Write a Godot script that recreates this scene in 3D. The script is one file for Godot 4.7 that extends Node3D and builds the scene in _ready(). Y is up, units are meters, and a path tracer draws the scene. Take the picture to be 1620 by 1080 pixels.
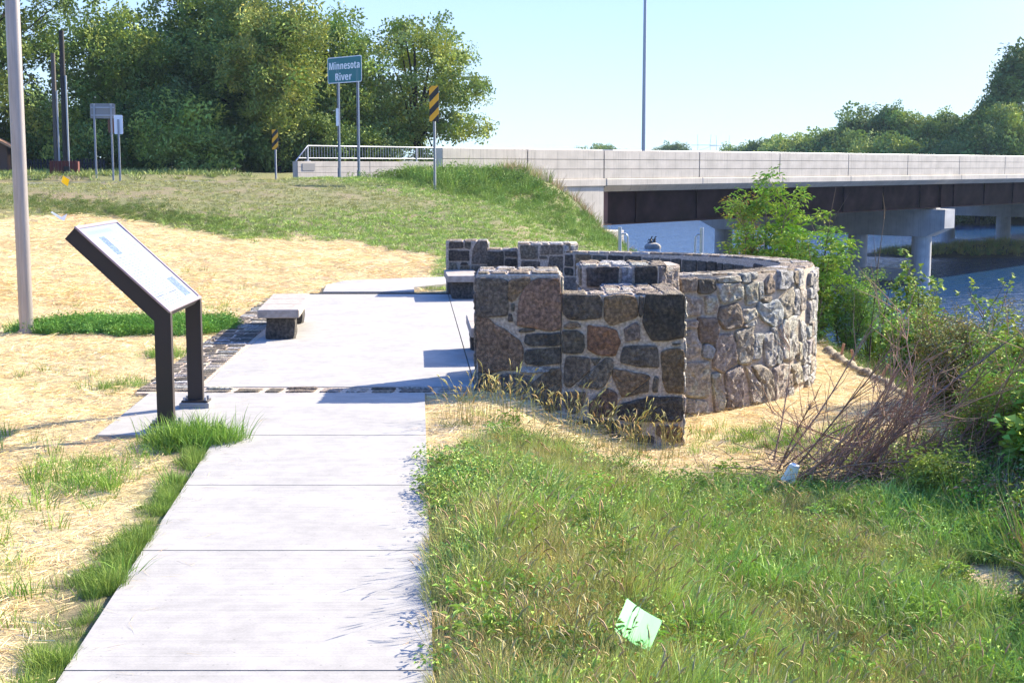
extends Node3D
# Riverside stone overlook beside a highway bridge. Metres, y up; X runs to the right of the photograph, Z (here -z) away from it.

var rng := RandomNumberGenerator.new()
var M := {}
var names := {}
const RC := Vector2(-0.3, 17.9)      # centre of the round overlook (X, Z)
const RO := 4.03                     # outer radius of its wall
const RI := 3.6                      # inner radius

func _ready():
	rng.seed = 71
	# ---- camera
	var cam := Camera3D.new()
	cam.name = "camera"
	cam.fov = 26.99
	cam.near = 0.1
	cam.far = 4000.0
	cam.position = Vector3(0, 2.06, 0)
	cam.rotation_degrees = Vector3(-7.344, 0, 0)
	add_child(cam)
	cam.current = true
	# ---- sky
	var env := Environment.new()
	env.tonemap_mode = Environment.TONE_MAPPER_LINEAR
	env.tonemap_exposure = 3.3
	env.background_mode = Environment.BG_SKY
	var sm := ProceduralSkyMaterial.new()
	sm.sky_top_color = Color(0.235, 0.42, 0.72)
	sm.sky_horizon_color = Color(0.585, 0.66, 0.685)
	sm.sky_curve = 0.13
	sm.ground_bottom_color = Color(0.30, 0.30, 0.26)
	sm.ground_horizon_color = Color(0.62, 0.70, 0.72)
	sm.sun_angle_max = 70.0
	sm.sun_curve = 0.33
	sm.sky_energy_multiplier = 1.0
	var sky := Sky.new()
	sky.sky_material = sm
	env.sky = sky
	env.sdfgi_enabled = true
	env.ssao_enabled = true
	env.ssil_enabled = true
	env.fog_enabled = true
	env.fog_light_color = Color(0.78, 0.88, 0.97)
	env.fog_density = 0.0002
	var we := WorldEnvironment.new()
	we.name = "world_environment"
	we.environment = env
	add_child(we)
	# ---- sun: low, from the right and beyond
	var sun := DirectionalLight3D.new()
	sun.name = "sun"
	sun.light_energy = 1.6
	sun.light_color = Color(1.0, 0.955, 0.87)
	sun.light_angular_distance = 0.5
	sun.shadow_enabled = true
	var to_sun := Vector3(0.79 * 0.857, 0.515, -0.62 * 0.857)
	sun.basis = Basis.looking_at(-to_sun.normalized(), Vector3.UP)
	add_child(sun)
	materials()
	terrain()
	water()
	paving()
	overlook()
	bridge()
	far_side()
	benches()
	info_panel()
	signs()
	small_things()
	ground_cover()
	trees()
	bank_plants()

# ============================================================ names, metas
func numbered(called: String) -> String:
	var n: int = names.get(called, 0)
	names[called] = n + 1
	return called if n == 0 else "%s_%03d" % [called, n]

func tag(o, label := "", category := "", group := "", kind := ""):
	if label: o.set_meta("label", label)
	if category: o.set_meta("category", category)
	if group: o.set_meta("group", group)
	if kind: o.set_meta("kind", kind)
	return o

func base(called: String, at := Vector3.ZERO, turn := 0.0) -> Node3D:
	var o := Node3D.new()
	o.name = numbered(called)
	o.position = at
	o.rotation.y = turn
	add_child(o)
	return o

func part(mesh: Mesh, called: String, mat: Material, parent: Node = null) -> MeshInstance3D:
	var o := MeshInstance3D.new()
	o.mesh = mesh
	o.material_override = mat
	if parent == null:
		o.name = numbered(called)
		add_child(o)
	else:
		var key := str(parent.get_instance_id()) + called
		var n: int = names.get(key, 0)
		names[key] = n + 1
		o.name = called if n == 0 else "%s_%03d" % [called, n]
		parent.add_child(o, true)
	return o

func swarm(mesh: Mesh, xf: Array, cols: Array, called: String, mat: Material, parent: Node = null) -> MultiMeshInstance3D:
	var mm := MultiMesh.new()
	mm.transform_format = MultiMesh.TRANSFORM_3D
	mm.use_colors = true
	mm.mesh = mesh
	mm.instance_count = xf.size()
	var buf := PackedFloat32Array()
	buf.resize(xf.size() * 16)
	for i in xf.size():
		var t: Transform3D = xf[i]
		var c: Color = cols[i]
		var k := i * 16
		buf[k] = t.basis.x.x; buf[k + 1] = t.basis.y.x; buf[k + 2] = t.basis.z.x; buf[k + 3] = t.origin.x
		buf[k + 4] = t.basis.x.y; buf[k + 5] = t.basis.y.y; buf[k + 6] = t.basis.z.y; buf[k + 7] = t.origin.y
		buf[k + 8] = t.basis.x.z; buf[k + 9] = t.basis.y.z; buf[k + 10] = t.basis.z.z; buf[k + 11] = t.origin.z
		buf[k + 12] = c.r; buf[k + 13] = c.g; buf[k + 14] = c.b; buf[k + 15] = 1.0
	mm.buffer = buf
	var o := MultiMeshInstance3D.new()
	o.multimesh = mm
	o.material_override = mat
	o.set_meta("kind", "stuff")
	if parent == null:
		o.name = numbered(called)
		add_child(o)
	else:
		o.name = called
		parent.add_child(o, true)
	return o

func rf(a: float, b: float) -> float:
	return rng.randf_range(a, b)

func ss(a: float, b: float, x: float) -> float:
	var t := clampf((x - a) / (b - a), 0.0, 1.0)
	return t * t * (3.0 - 2.0 * t)

func P(x: float, y: float, z: float) -> Vector3:
	return Vector3(x, y, -z)

# ============================================================ mesh builder
class MB:
	var v := PackedVector3Array()
	var n := PackedVector3Array()
	var c := PackedColorArray()
	var uv := PackedVector2Array()
	var col := Color.WHITE
	var use_uv := false
	func tri(a: Vector3, b: Vector3, d: Vector3):       # counter-clockwise seen from outside
		var nn := (b - a).cross(d - a).normalized()
		v.append(a); v.append(d); v.append(b)
		for i in 3:
			n.append(nn); c.append(col)
	func tri_n(a: Vector3, b: Vector3, d: Vector3, na: Vector3, nb: Vector3, nd: Vector3):
		v.append(a); v.append(d); v.append(b)
		n.append(na); n.append(nd); n.append(nb)
		c.append(col); c.append(col); c.append(col)
	func quad(a: Vector3, b: Vector3, d: Vector3, e: Vector3):
		tri(a, b, d)
		tri(a, d, e)
	func quad_uv(a: Vector3, b: Vector3, d: Vector3, e: Vector3):
		quad(a, b, d, e)
		use_uv = true
		while uv.size() < v.size() - 6: uv.append(Vector2.ZERO)
		for p in [Vector2(0, 1), Vector2(1, 0), Vector2(1, 1), Vector2(0, 1), Vector2(0, 0), Vector2(1, 0)]: uv.append(p)
	# a chamfered box: centre, half sizes along the columns of b
	func box(o: Vector3, h: Vector3, bev := 0.0, b := Basis.IDENTITY):
		var k := minf(bev, minf(h.x, minf(h.y, h.z)) * 0.45)
		var s := [-1.0, 1.0]
		var a := h - Vector3(k, k, k)
		for i in s:
			var q := [Vector3(i * h.x, -a.y, -a.z), Vector3(i * h.x, a.y, -a.z), Vector3(i * h.x, a.y, a.z), Vector3(i * h.x, -a.y, a.z)]
			_q(o, b, q, i > 0)
			q = [Vector3(-a.x, i * h.y, -a.z), Vector3(-a.x, i * h.y, a.z), Vector3(a.x, i * h.y, a.z), Vector3(a.x, i * h.y, -a.z)]
			_q(o, b, q, i > 0)
			q = [Vector3(-a.x, -a.y, i * h.z), Vector3(a.x, -a.y, i * h.z), Vector3(a.x, a.y, i * h.z), Vector3(-a.x, a.y, i * h.z)]
			_q(o, b, q, i > 0)
		if k <= 0.0: return
		for i in s:
			for j in s:
				_q(o, b, [Vector3(i * h.x, j * a.y, -a.z), Vector3(i * a.x, j * h.y, -a.z), Vector3(i * a.x, j * h.y, a.z), Vector3(i * h.x, j * a.y, a.z)], i * j > 0)
				_q(o, b, [Vector3(i * h.x, -a.y, j * a.z), Vector3(i * h.x, a.y, j * a.z), Vector3(i * a.x, a.y, j * h.z), Vector3(i * a.x, -a.y, j * h.z)], i * j > 0)
				_q(o, b, [Vector3(-a.x, i * h.y, j * a.z), Vector3(-a.x, i * a.y, j * h.z), Vector3(a.x, i * a.y, j * h.z), Vector3(a.x, i * h.y, j * a.z)], i * j > 0)
				for l in s:
					var p0 := Vector3(i * h.x, j * a.y, l * a.z)
					var p1 := Vector3(i * a.x, j * h.y, l * a.z)
					var p2 := Vector3(i * a.x, j * a.y, l * h.z)
					if i * j * l > 0: tri(o + b * p0, o + b * p1, o + b * p2)
					else: tri(o + b * p0, o + b * p2, o + b * p1)
	func _q(o: Vector3, b: Basis, q: Array, out: bool):
		if out: quad(o + b * q[0], o + b * q[1], o + b * q[2], o + b * q[3])
		else: quad(o + b * q[3], o + b * q[2], o + b * q[1], o + b * q[0])
	func tube(pts: Array, rad: Array, sides := 7, caps := true):
		var up := Vector3(0.31, 0.9, 0.13)
		var rings := []
		for i in pts.size():
			var d: Vector3 = (pts[mini(i + 1, pts.size() - 1)] - pts[maxi(i - 1, 0)]).normalized()
			if absf(d.dot(up)) > 0.95: up = Vector3(1, 0.1, 0.2)
			var x := d.cross(up).normalized()
			var y := d.cross(x).normalized()
			up = x.cross(d)
			var r := []
			for k in sides:
				var a := TAU * k / sides
				r.append(x * cos(a) + y * sin(a))
			rings.append(r)
		for i in pts.size() - 1:
			for k in sides:
				var l := (k + 1) % sides
				var p: Vector3 = pts[i]
				var q: Vector3 = pts[i + 1]
				var r0: float = rad[i]
				var r1: float = rad[i + 1]
				tri_n(p + rings[i][k] * r0, p + rings[i][l] * r0, q + rings[i + 1][l] * r1, rings[i][k], rings[i][l], rings[i + 1][l])
				tri_n(p + rings[i][k] * r0, q + rings[i + 1][l] * r1, q + rings[i + 1][k] * r1, rings[i][k], rings[i + 1][l], rings[i + 1][k])
		if caps:
			for e in [0, pts.size() - 1]:
				var r: float = rad[e]
				if r < 0.002: continue
				for k in sides:
					var l := (k + 1) % sides
					if e == 0: tri(pts[e], pts[e] + rings[e][l] * r, pts[e] + rings[e][k] * r)
					else: tri(pts[e], pts[e] + rings[e][k] * r, pts[e] + rings[e][l] * r)
	# upright prism over a ground polygon of (X, Z) pairs given counter-clockwise seen from above
	func prism(poly: Array, y0: float, y1: float, bottom := false):
		var flat := PackedVector2Array()
		for p in poly: flat.append(p)
		if Geometry2D.is_polygon_clockwise(flat): flat.reverse()
		var t := Geometry2D.triangulate_polygon(flat)
		for i in range(0, t.size(), 3):
			var a := flat[t[i]]; var b := flat[t[i + 1]]; var d := flat[t[i + 2]]
			if (b - a).cross(d - a) < 0:
				var sw := b; b = d; d = sw
			tri(Vector3(a.x, y1, -a.y), Vector3(b.x, y1, -b.y), Vector3(d.x, y1, -d.y))
			if bottom: tri(Vector3(a.x, y0, -a.y), Vector3(d.x, y0, -d.y), Vector3(b.x, y0, -b.y))
		for i in flat.size():
			var a := flat[i]; var b := flat[(i + 1) % flat.size()]
			quad(Vector3(a.x, y0, -a.y), Vector3(b.x, y0, -b.y), Vector3(b.x, y1, -b.y), Vector3(a.x, y1, -a.y))
	func done() -> ArrayMesh:
		var arr := []
		arr.resize(Mesh.ARRAY_MAX)
		arr[Mesh.ARRAY_VERTEX] = v
		arr[Mesh.ARRAY_NORMAL] = n
		arr[Mesh.ARRAY_COLOR] = c
		if use_uv:
			while uv.size() < v.size(): uv.append(Vector2.ZERO)
			arr[Mesh.ARRAY_TEX_UV] = uv
		var m := ArrayMesh.new()
		m.add_surface_from_arrays(Mesh.PRIMITIVE_TRIANGLES, arr)
		return m

# a smooth indexed mesh from points and triangles (counter-clockwise from outside)
func smooth_mesh(pts: PackedVector3Array, idx: PackedInt32Array, cols: PackedColorArray) -> ArrayMesh:
	var nn := PackedVector3Array()
	nn.resize(pts.size())
	var out := PackedInt32Array()
	out.resize(idx.size())
	for i in range(0, idx.size(), 3):
		var a := idx[i]; var b := idx[i + 1]; var d := idx[i + 2]
		var f := (pts[b] - pts[a]).cross(pts[d] - pts[a])
		nn[a] += f; nn[b] += f; nn[d] += f
		out[i] = a; out[i + 1] = d; out[i + 2] = b
	for i in nn.size(): nn[i] = nn[i].normalized()
	var arr := []
	arr.resize(Mesh.ARRAY_MAX)
	arr[Mesh.ARRAY_VERTEX] = pts
	arr[Mesh.ARRAY_NORMAL] = nn
	arr[Mesh.ARRAY_COLOR] = cols
	arr[Mesh.ARRAY_INDEX] = out
	var m := ArrayMesh.new()
	m.add_surface_from_arrays(Mesh.PRIMITIVE_TRIANGLES, arr)
	return m

# ============================================================ materials
func noise_image(size: int, freq: float, octaves: int, lo: float, hi: float, seed_: int, kind := FastNoiseLite.TYPE_SIMPLEX_SMOOTH) -> Image:
	var f := FastNoiseLite.new()
	f.seed = seed_
	f.noise_type = kind
	f.frequency = freq
	f.fractal_octaves = octaves
	var im := f.get_seamless_image(size, size)
	im.convert(Image.FORMAT_RGB8)
	for y in size:
		for x in size:
			var k := lerpf(lo, hi, im.get_pixel(x, y).r)
			im.set_pixel(x, y, Color(k, k, k))
	return im

func tex(im: Image) -> ImageTexture:
	return ImageTexture.create_from_image(im)

func mat(called: String, color: Color, rough := 0.9, metal := 0.0, vc := false) -> StandardMaterial3D:
	var m := StandardMaterial3D.new()
	m.resource_name = called
	m.albedo_color = color.linear_to_srgb()
	m.roughness = rough
	m.metallic = metal
	m.vertex_color_use_as_albedo = vc
	M[called] = m
	return m

func grain(m: StandardMaterial3D, t: Texture2D, scale: Vector3, relief := 0.0, h: Texture2D = null, world := true):
	m.albedo_texture = t
	m.uv1_triplanar = true
	m.uv1_world_triplanar = world
	m.uv1_scale = scale
	if relief > 0.0:
		m.heightmap_enabled = true
		m.heightmap_texture = h if h else t
		m.heightmap_scale = relief

func leafy(called: String, rough := 0.6, back := 0.35):
	var m := mat(called, Color(1, 1, 1), rough, 0.0, true)
	m.cull_mode = BaseMaterial3D.CULL_DISABLED
	m.backlight_enabled = true
	m.backlight = Color(back, back, back * 0.8)
	m.metallic_specular = 0.25
	return m

func materials():
	# rough rock grain
	var rock := noise_image(512, 0.012, 6, 0.45, 1.0, 5)
	var fine := noise_image(512, 0.06, 4, 0.0, 1.0, 9)
	for y in 512:
		for x in 512:
			var k: float = rock.get_pixel(x, y).r
			var e: float = fine.get_pixel(x, y).r
			k = clampf(k * (0.62 + 0.6 * e), 0.0, 1.0)
			if e > 0.80: k *= 0.62
			rock.set_pixel(x, y, Color(k, k * 0.985, k * 0.96))
	var rock_t := tex(rock)
	var fine_t := tex(fine)
	grain(mat("stone", Color(1, 1, 1), 0.9, 0.0, true), rock_t, Vector3.ONE * 3.4, 3.0, tex(noise_image(512, 0.035, 5, 0.0, 1.0, 77)), false)
	grain(mat("mortar", Color(0.66, 0.54, 0.43), 0.95), tex(noise_image(256, 0.05, 4, 0.66, 1.0, 3)), Vector3.ONE * 2.0, 0.9, fine_t)
	# brushed concrete: faint streaks across the path
	var brush := Image.create(512, 512, false, Image.FORMAT_RGB8)
	var blot := noise_image(512, 0.006, 4, -1.0, 1.0, 21)
	var blot2 := FastNoiseLite.new()
	blot2.seed = 4
	blot2.frequency = 0.01
	blot2.fractal_octaves = 3
	var rows := []
	for y in 512: rows.append(rf(-1, 1))
	for y in 512:
		for x in 512:
			var k: float = 0.90 + 0.05 * rows[y] * (0.6 + 0.8 * blot2.get_noise_2d(x * 0.6, y * 7.0)) + 0.055 * blot2.get_noise_2d(x, y) + 0.05 * blot2.get_noise_2d(x * 4.0 + 77.0, y * 4.0) + rf(-0.03, 0.03)
			if rf(0, 1) < 0.0009: k *= 0.7
			brush.set_pixel(x, y, Color(k, k * 0.995, k * 0.985))
	grain(mat("concrete", Color(0.355, 0.343, 0.328), 0.85), tex(brush), Vector3(0.31, 0.31, 0.31), 0.2)
	var cast := noise_image(512, 0.01, 5, 0.80, 1.0, 33)
	for k in 260:                      # rain streaks down the cast faces
		var x0 := rng.randi_range(0, 511)
		var len_ := rng.randi_range(20, 260)
		var y0 := rng.randi_range(0, 511)
		var d := rf(0.84, 0.97)
		for j in len_:
			var yy := (y0 + j) % 512
			for w in 1 + k % 4:
				var xx := (x0 + w) % 512
				cast.set_pixel(xx, yy, cast.get_pixel(xx, yy) * lerpf(d, 1.0, float(j) / len_))
	grain(mat("cast_concrete", Color(0.62, 0.56, 0.475), 0.85), tex(cast), Vector3.ONE * 0.22, 0.15)
	grain(mat("pier_concrete", Color(0.50, 0.50, 0.49), 0.85), tex(cast), Vector3.ONE * 0.22, 0.15)
	grain(mat("bench_stone", Color(0.42, 0.36, 0.31), 0.85, 0.0, true), tex(noise_image(256, 0.03, 4, 0.75, 1.0, 8)), Vector3.ONE * 1.3, 0.3, fine_t)
	mat("asphalt", Color(0.07, 0.07, 0.07), 0.9)
	var rust := noise_image(256, 0.015, 4, 0.55, 1.0, 14)
	grain(mat("weathered_steel", Color(0.060, 0.034, 0.033), 0.8, 0.0), tex(rust), Vector3.ONE * 0.3)
	grain(mat("red_brown_steel", Color(0.20, 0.10, 0.085), 0.85, 0.0), tex(rust), Vector3.ONE * 0.3)
	M["weathered_steel"].metallic_specular = 0.15
	mat("galvanised", Color(0.36, 0.38, 0.42), 0.45, 0.65)
	mat("aluminium", Color(0.40, 0.36, 0.35), 0.42, 0.6)
	grain(M["aluminium"], tex(noise_image(256, 0.02, 3, 0.85, 1.0, 61)), Vector3(5.0, 0.3, 5.0))
	mat("sign_back", Color(0.24, 0.235, 0.23), 0.55, 0.3)
	mat("panel_metal", Color(0.018, 0.011, 0.010), 0.6, 0.0)
	mat("panel_frame", Color(0.30, 0.24, 0.27), 0.4, 0.6)
	mat("sign_green", Color(0.0, 0.145, 0.155), 0.45)
	mat("sign_white", Color(0.82, 0.82, 0.82), 0.5)
	mat("black_paint", Color(0.012, 0.012, 0.013), 0.5)
	mat("marker_yellow", Color(0.85, 0.38, 0.01), 0.5)
	mat("red_paint", Color(0.085, 0.014, 0.011), 0.8)
	mat("bark_brown", Color(0.075, 0.055, 0.042), 0.95)
	grain(M["bark_brown"], rock_t, Vector3(2.0, 0.6, 2.0), 2.0, rock_t, false)
	mat("stalk", Color(1, 1, 1), 0.9, 0.0, true)
	mat("pole_wood", Color(0.10, 0.085, 0.075), 0.9)
	mat("shed_wood", Color(0.115, 0.06, 0.038), 0.9)
	mat("dark_wood", Color(0.03, 0.026, 0.024), 0.9)
	mat("log", Color(0.55, 0.45, 0.30), 0.95)
	grain(M["log"], rock_t, Vector3(1.5, 3.0, 1.5), 1.5, rock_t)
	mat("stake", Color(0.42, 0.22, 0.12), 0.9)
	mat("feather", Color(0.02, 0.02, 0.022), 0.6)
	leafy("flag_green", 0.5, 1.0).albedo_color = Color(0.36, 0.86, 0.64).linear_to_srgb()
	leafy("flag_yellow", 0.5, 0.5).albedo_color = Color(0.95, 0.55, 0.02).linear_to_srgb()
	leafy("litter", 0.5, 0.3).albedo_color = Color(0.62, 0.68, 0.70).linear_to_srgb()
	leafy("litter_pale", 0.5, 0.3).albedo_color = Color(0.80, 0.82, 0.85).linear_to_srgb()
	leafy("leaf", 0.8, 0.5)
	leafy("grass_blade", 0.6, 0.5)
	leafy("straw", 0.65, 0.2)
	# ground: short strokes lying every way
	var g := Image.create(1024, 1024, false, Image.FORMAT_RGB8)
	g.fill(Color(0.70, 0.68, 0.63))
	for k in 15000:
		var x := rf(0, 1024)
		var y := rf(0, 1024)
		var a := rf(0, TAU)
		var len_ := rng.randi_range(14, 52)
		var v := rf(0.44, 1.0)
		var c := Color(v, v * rf(0.95, 1.0), v * rf(0.84, 0.97))
		var bend := rf(-0.02, 0.02)
		for j in len_:
			g.set_pixel(posmod(int(x), 1024), posmod(int(y), 1024), c)
			x += cos(a); y += sin(a); a += bend
	var gt := tex(g)
	grain(mat("soil", Color(1, 1, 1), 0.95, 0.0, true), gt, Vector3.ONE * 0.62, 2.0, gt)
	# water
	var w := mat("water", Color(0.013, 0.052, 0.135), 0.09)
	var wn := FastNoiseLite.new()
	wn.seed = 12
	wn.frequency = 0.02
	wn.fractal_octaves = 4
	wn.fractal_gain = 0.55
	var wi := wn.get_seamless_image(512, 512)
	wi.convert(Image.FORMAT_RGB8)
	grain(w, null, Vector3(0.09, 0.09, 0.14), 9.0, tex(wi))
	w.albedo_texture = null

# ============================================================ ground
func road_rs(X: float, Z: float) -> Vector2:      # distance towards the camera from the bridge face, and along it
	return Vector2((X + 2.11) * 0.764 - (Z - 43.6) * 0.645, (X + 2.11) * 0.645 + (Z - 43.6) * 0.764)

func path_right(Z: float) -> float:
	return -0.31 - 0.066 * (minf(Z, 13.0) - 5.4)

func path_left(Z: float) -> float:
	return -1.81 - 0.0794 * (Z - 5.45)

func bank_edge(Z: float) -> float:
	return 4.4 if Z < 21.0 else 4.4 - 0.0917 * (Z - 21.0)

var lump := FastNoiseLite.new()

func gh(X: float, Z: float) -> float:
	var q2 := road_rs(X, Z)
	var r := q2.x
	var s := q2.y
	var t := clampf((12.8 - r - 2.2 * ss(-7.0, 1.0, s) * ss(0.8, 4.0, r)) / 11.8, 0.0, 1.0)
	var emb := 1.5 * (0.45 * t + 0.55 * t * t * (3.0 - 2.0 * t))
	emb -= 0.42 * ss(0.2, -1.0, r) * ss(-14.5, -12.5, r)
	var s2 := s - 14.0 * ss(13.0, 16.0, -r)
	var nose := 1.6 - 0.43 * maxf(0.0, s2 - 2.6) - 1.6 * maxf(0.0, s2 - 8.3)
	var q := X - bank_edge(Z)
	var b := -0.03 - 0.55 * ss(0.3, 2.2, X - path_right(Z)) * (1.0 - t) - 0.62 * maxf(0.0, q)
	var w := 1.0 - ss(2.0, 8.0, r)
	b = lerpf(b, minf(b, nose), w)
	var y := maxf(b, minf(b + emb * (1.0 - ss(-1.5, 1.5, q)), nose))
	y = maxf(y, -5.5)
	if s > 100.0: y = maxf(y, minf(1.2, (s - 105.0) * 0.5 - 4.6))
	# the grassy spit in the river
	var e := Vector2((X - 33.0) / 9.5, (Z - 95.0 - 0.1 * (X - 33.0)) / 3.4).length()
	if e < 1.3: y = maxf(y, -4.45 + 0.75 * (1.3 - e))
	# a shallow gravel bar near the bank
	var e2 := Vector2((X - 21.0) / 7.5, (Z - 52.0 - 0.75 * (X - 21.0)) / 5.0).length()
	if e2 < 1.0: y = maxf(y, -4.36 + 0.14 * (1.0 - e2))
	# lumps, kept off the paving
	var off := ss(0.15, 0.7, maxf(X - path_right(Z), path_left(Z) - 0.2 - X)) if Z < 12.3 else ss(0.1, 0.8, maxf(X - 4.2, -3.5 - X)) if Z < 21.8 else ss(0.1, 0.6, maxf(Z - 24.8, maxf(X - 1.0, -3.3 - X)))
	y += off * (0.035 * lump.get_noise_2d(X * 60.0, Z * 60.0) + 0.05 * lump.get_noise_2d(X * 14.0, Z * 14.0)) * (0.4 + 0.6 * ss(0.0, 1.0, off))
	return y

func verge_line(X: float) -> float:                 # where the grass gives way to straw before the wall
	if X < 0.0: return lerpf(9.8, 10.9, ss(-0.6, 0.0, X))
	if X < 1.6: return lerpf(10.9, 11.7, X / 1.6)
	if X < 2.3: return lerpf(11.7, 11.4, (X - 1.6) / 0.7)
	return lerpf(11.4, 13.0, ss(2.3, 4.2, X))

func straw_here(X: float, Z: float) -> float:       # 1 where straw mulch lies, 0 where it does not
	var wob := 0.35 * lump.get_noise_2d(X * 40.0, Z * 40.0) + 0.25 * lump.get_noise_2d(X * 130.0 + 99.0, Z * 130.0)
	var q := road_rs(X, Z)
	if X < -0.9 or Z > 22.5:
		if X > -1.4 and Z > 22.5: return 0.0
		var rb := 5.4
		if q.y > -16.0: rb = lerpf(5.4, 8.3, ss(-16.0, -14.3, q.y))
		if q.y > -12.6: rb = lerpf(8.3, 13.5, ss(-12.6, -10.9, q.y))
		var a := ss(-0.35, 0.35, q.x - rb + 2.2 * wob)
		if Z < 13.0:                                       # grass along the edge of the walk
			var d := path_left(Z) - X
			if Z < 10.55: a *= ss(0.10, 0.30, d + 0.5 * wob)
		# the green band behind the information panel
		var band := Vector2((X + 4.7) / 1.4, (Z - 17.4) / 0.75).length()
		a *= ss(0.75, 1.1, band + 0.8 * wob)
		return a
	# right of the path, round the foot of the wall
	var zb := verge_line(X)
	var b := ss(-0.3, 0.3, Z - zb + 1.0 * wob) * ss(0.25, -0.15, X - bank_edge(Z) + 0.5 * wob + 0.1)
	# a scrap of bare straw at the lower right
	var sc := Vector2((X - 3.0) / 0.24, (Z - 8.4) / 0.55).length()
	return maxf(b, ss(1.15, 0.8, sc + 0.8 * wob))

func terrain():
	lump.seed = 8
	lump.frequency = 0.02
	lump.fractal_octaves = 2
	var xs := []
	var x := -900.0
	while x < 900.0:
		xs.append(x)
		var a := absf(x)
		x += 0.16 if a < 6.3 else 0.3 if a < 12.0 else 0.8 if a < 24.0 else 2.5 if a < 60.0 else 30.0
	var zs := []
	var z := -40.0
	while z < 1500.0:
		zs.append(z)
		z += 4.0 if z < 2.0 else 0.15 if z < 23.0 else 0.28 if z < 34.0 else 0.6 if z < 48.0 else 1.5 if z < 120.0 else 5.0 if z < 200.0 else 40.0
	var nx := xs.size()
	var pts := PackedVector3Array()
	var cols := PackedColorArray()
	var idx := PackedInt32Array()
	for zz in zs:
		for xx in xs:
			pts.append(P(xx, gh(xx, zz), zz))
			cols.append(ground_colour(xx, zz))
	for j in zs.size() - 1:
		for i in nx - 1:
			var a := j * nx + i
			idx.append_array([a, a + 1, a + nx + 1, a, a + nx + 1, a + nx])
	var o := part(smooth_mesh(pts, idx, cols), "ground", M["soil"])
	tag(o, "ground of straw mulch, grass slope and river bank", "", "", "structure")

func ground_colour(X: float, Z: float) -> Color:
	var n1 := lump.get_noise_2d(X * 22.0, Z * 22.0)
	var n2 := lump.get_noise_2d(X * 70.0 + 31.0, Z * 70.0)
	var q := road_rs(X, Z)
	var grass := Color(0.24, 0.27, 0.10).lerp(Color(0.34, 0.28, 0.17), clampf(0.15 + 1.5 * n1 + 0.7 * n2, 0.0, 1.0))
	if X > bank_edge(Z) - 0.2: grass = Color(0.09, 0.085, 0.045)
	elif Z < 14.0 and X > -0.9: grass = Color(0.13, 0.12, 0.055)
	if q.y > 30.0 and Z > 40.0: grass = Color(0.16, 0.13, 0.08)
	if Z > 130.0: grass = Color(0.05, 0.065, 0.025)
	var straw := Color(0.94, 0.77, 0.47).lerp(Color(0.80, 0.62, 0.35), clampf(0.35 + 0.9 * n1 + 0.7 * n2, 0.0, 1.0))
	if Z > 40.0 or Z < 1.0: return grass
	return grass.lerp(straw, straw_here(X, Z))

func water():
	var mb := MB.new()
	mb.quad(P(-700, -4.3, -60), P(900, -4.3, -60), P(900, -4.3, 900), P(-700, -4.3, 900))
	tag(part(mb.done(), "river", M["water"]), "wide blue river flowing under the bridge", "", "", "structure")

# ============================================================ paving
func slab(poly: Array, top: float, parent: Node):
	var mb := MB.new()
	mb.prism(poly, top - 0.14, top)
	part(mb.done(), "slab", M["concrete"], parent)

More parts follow.
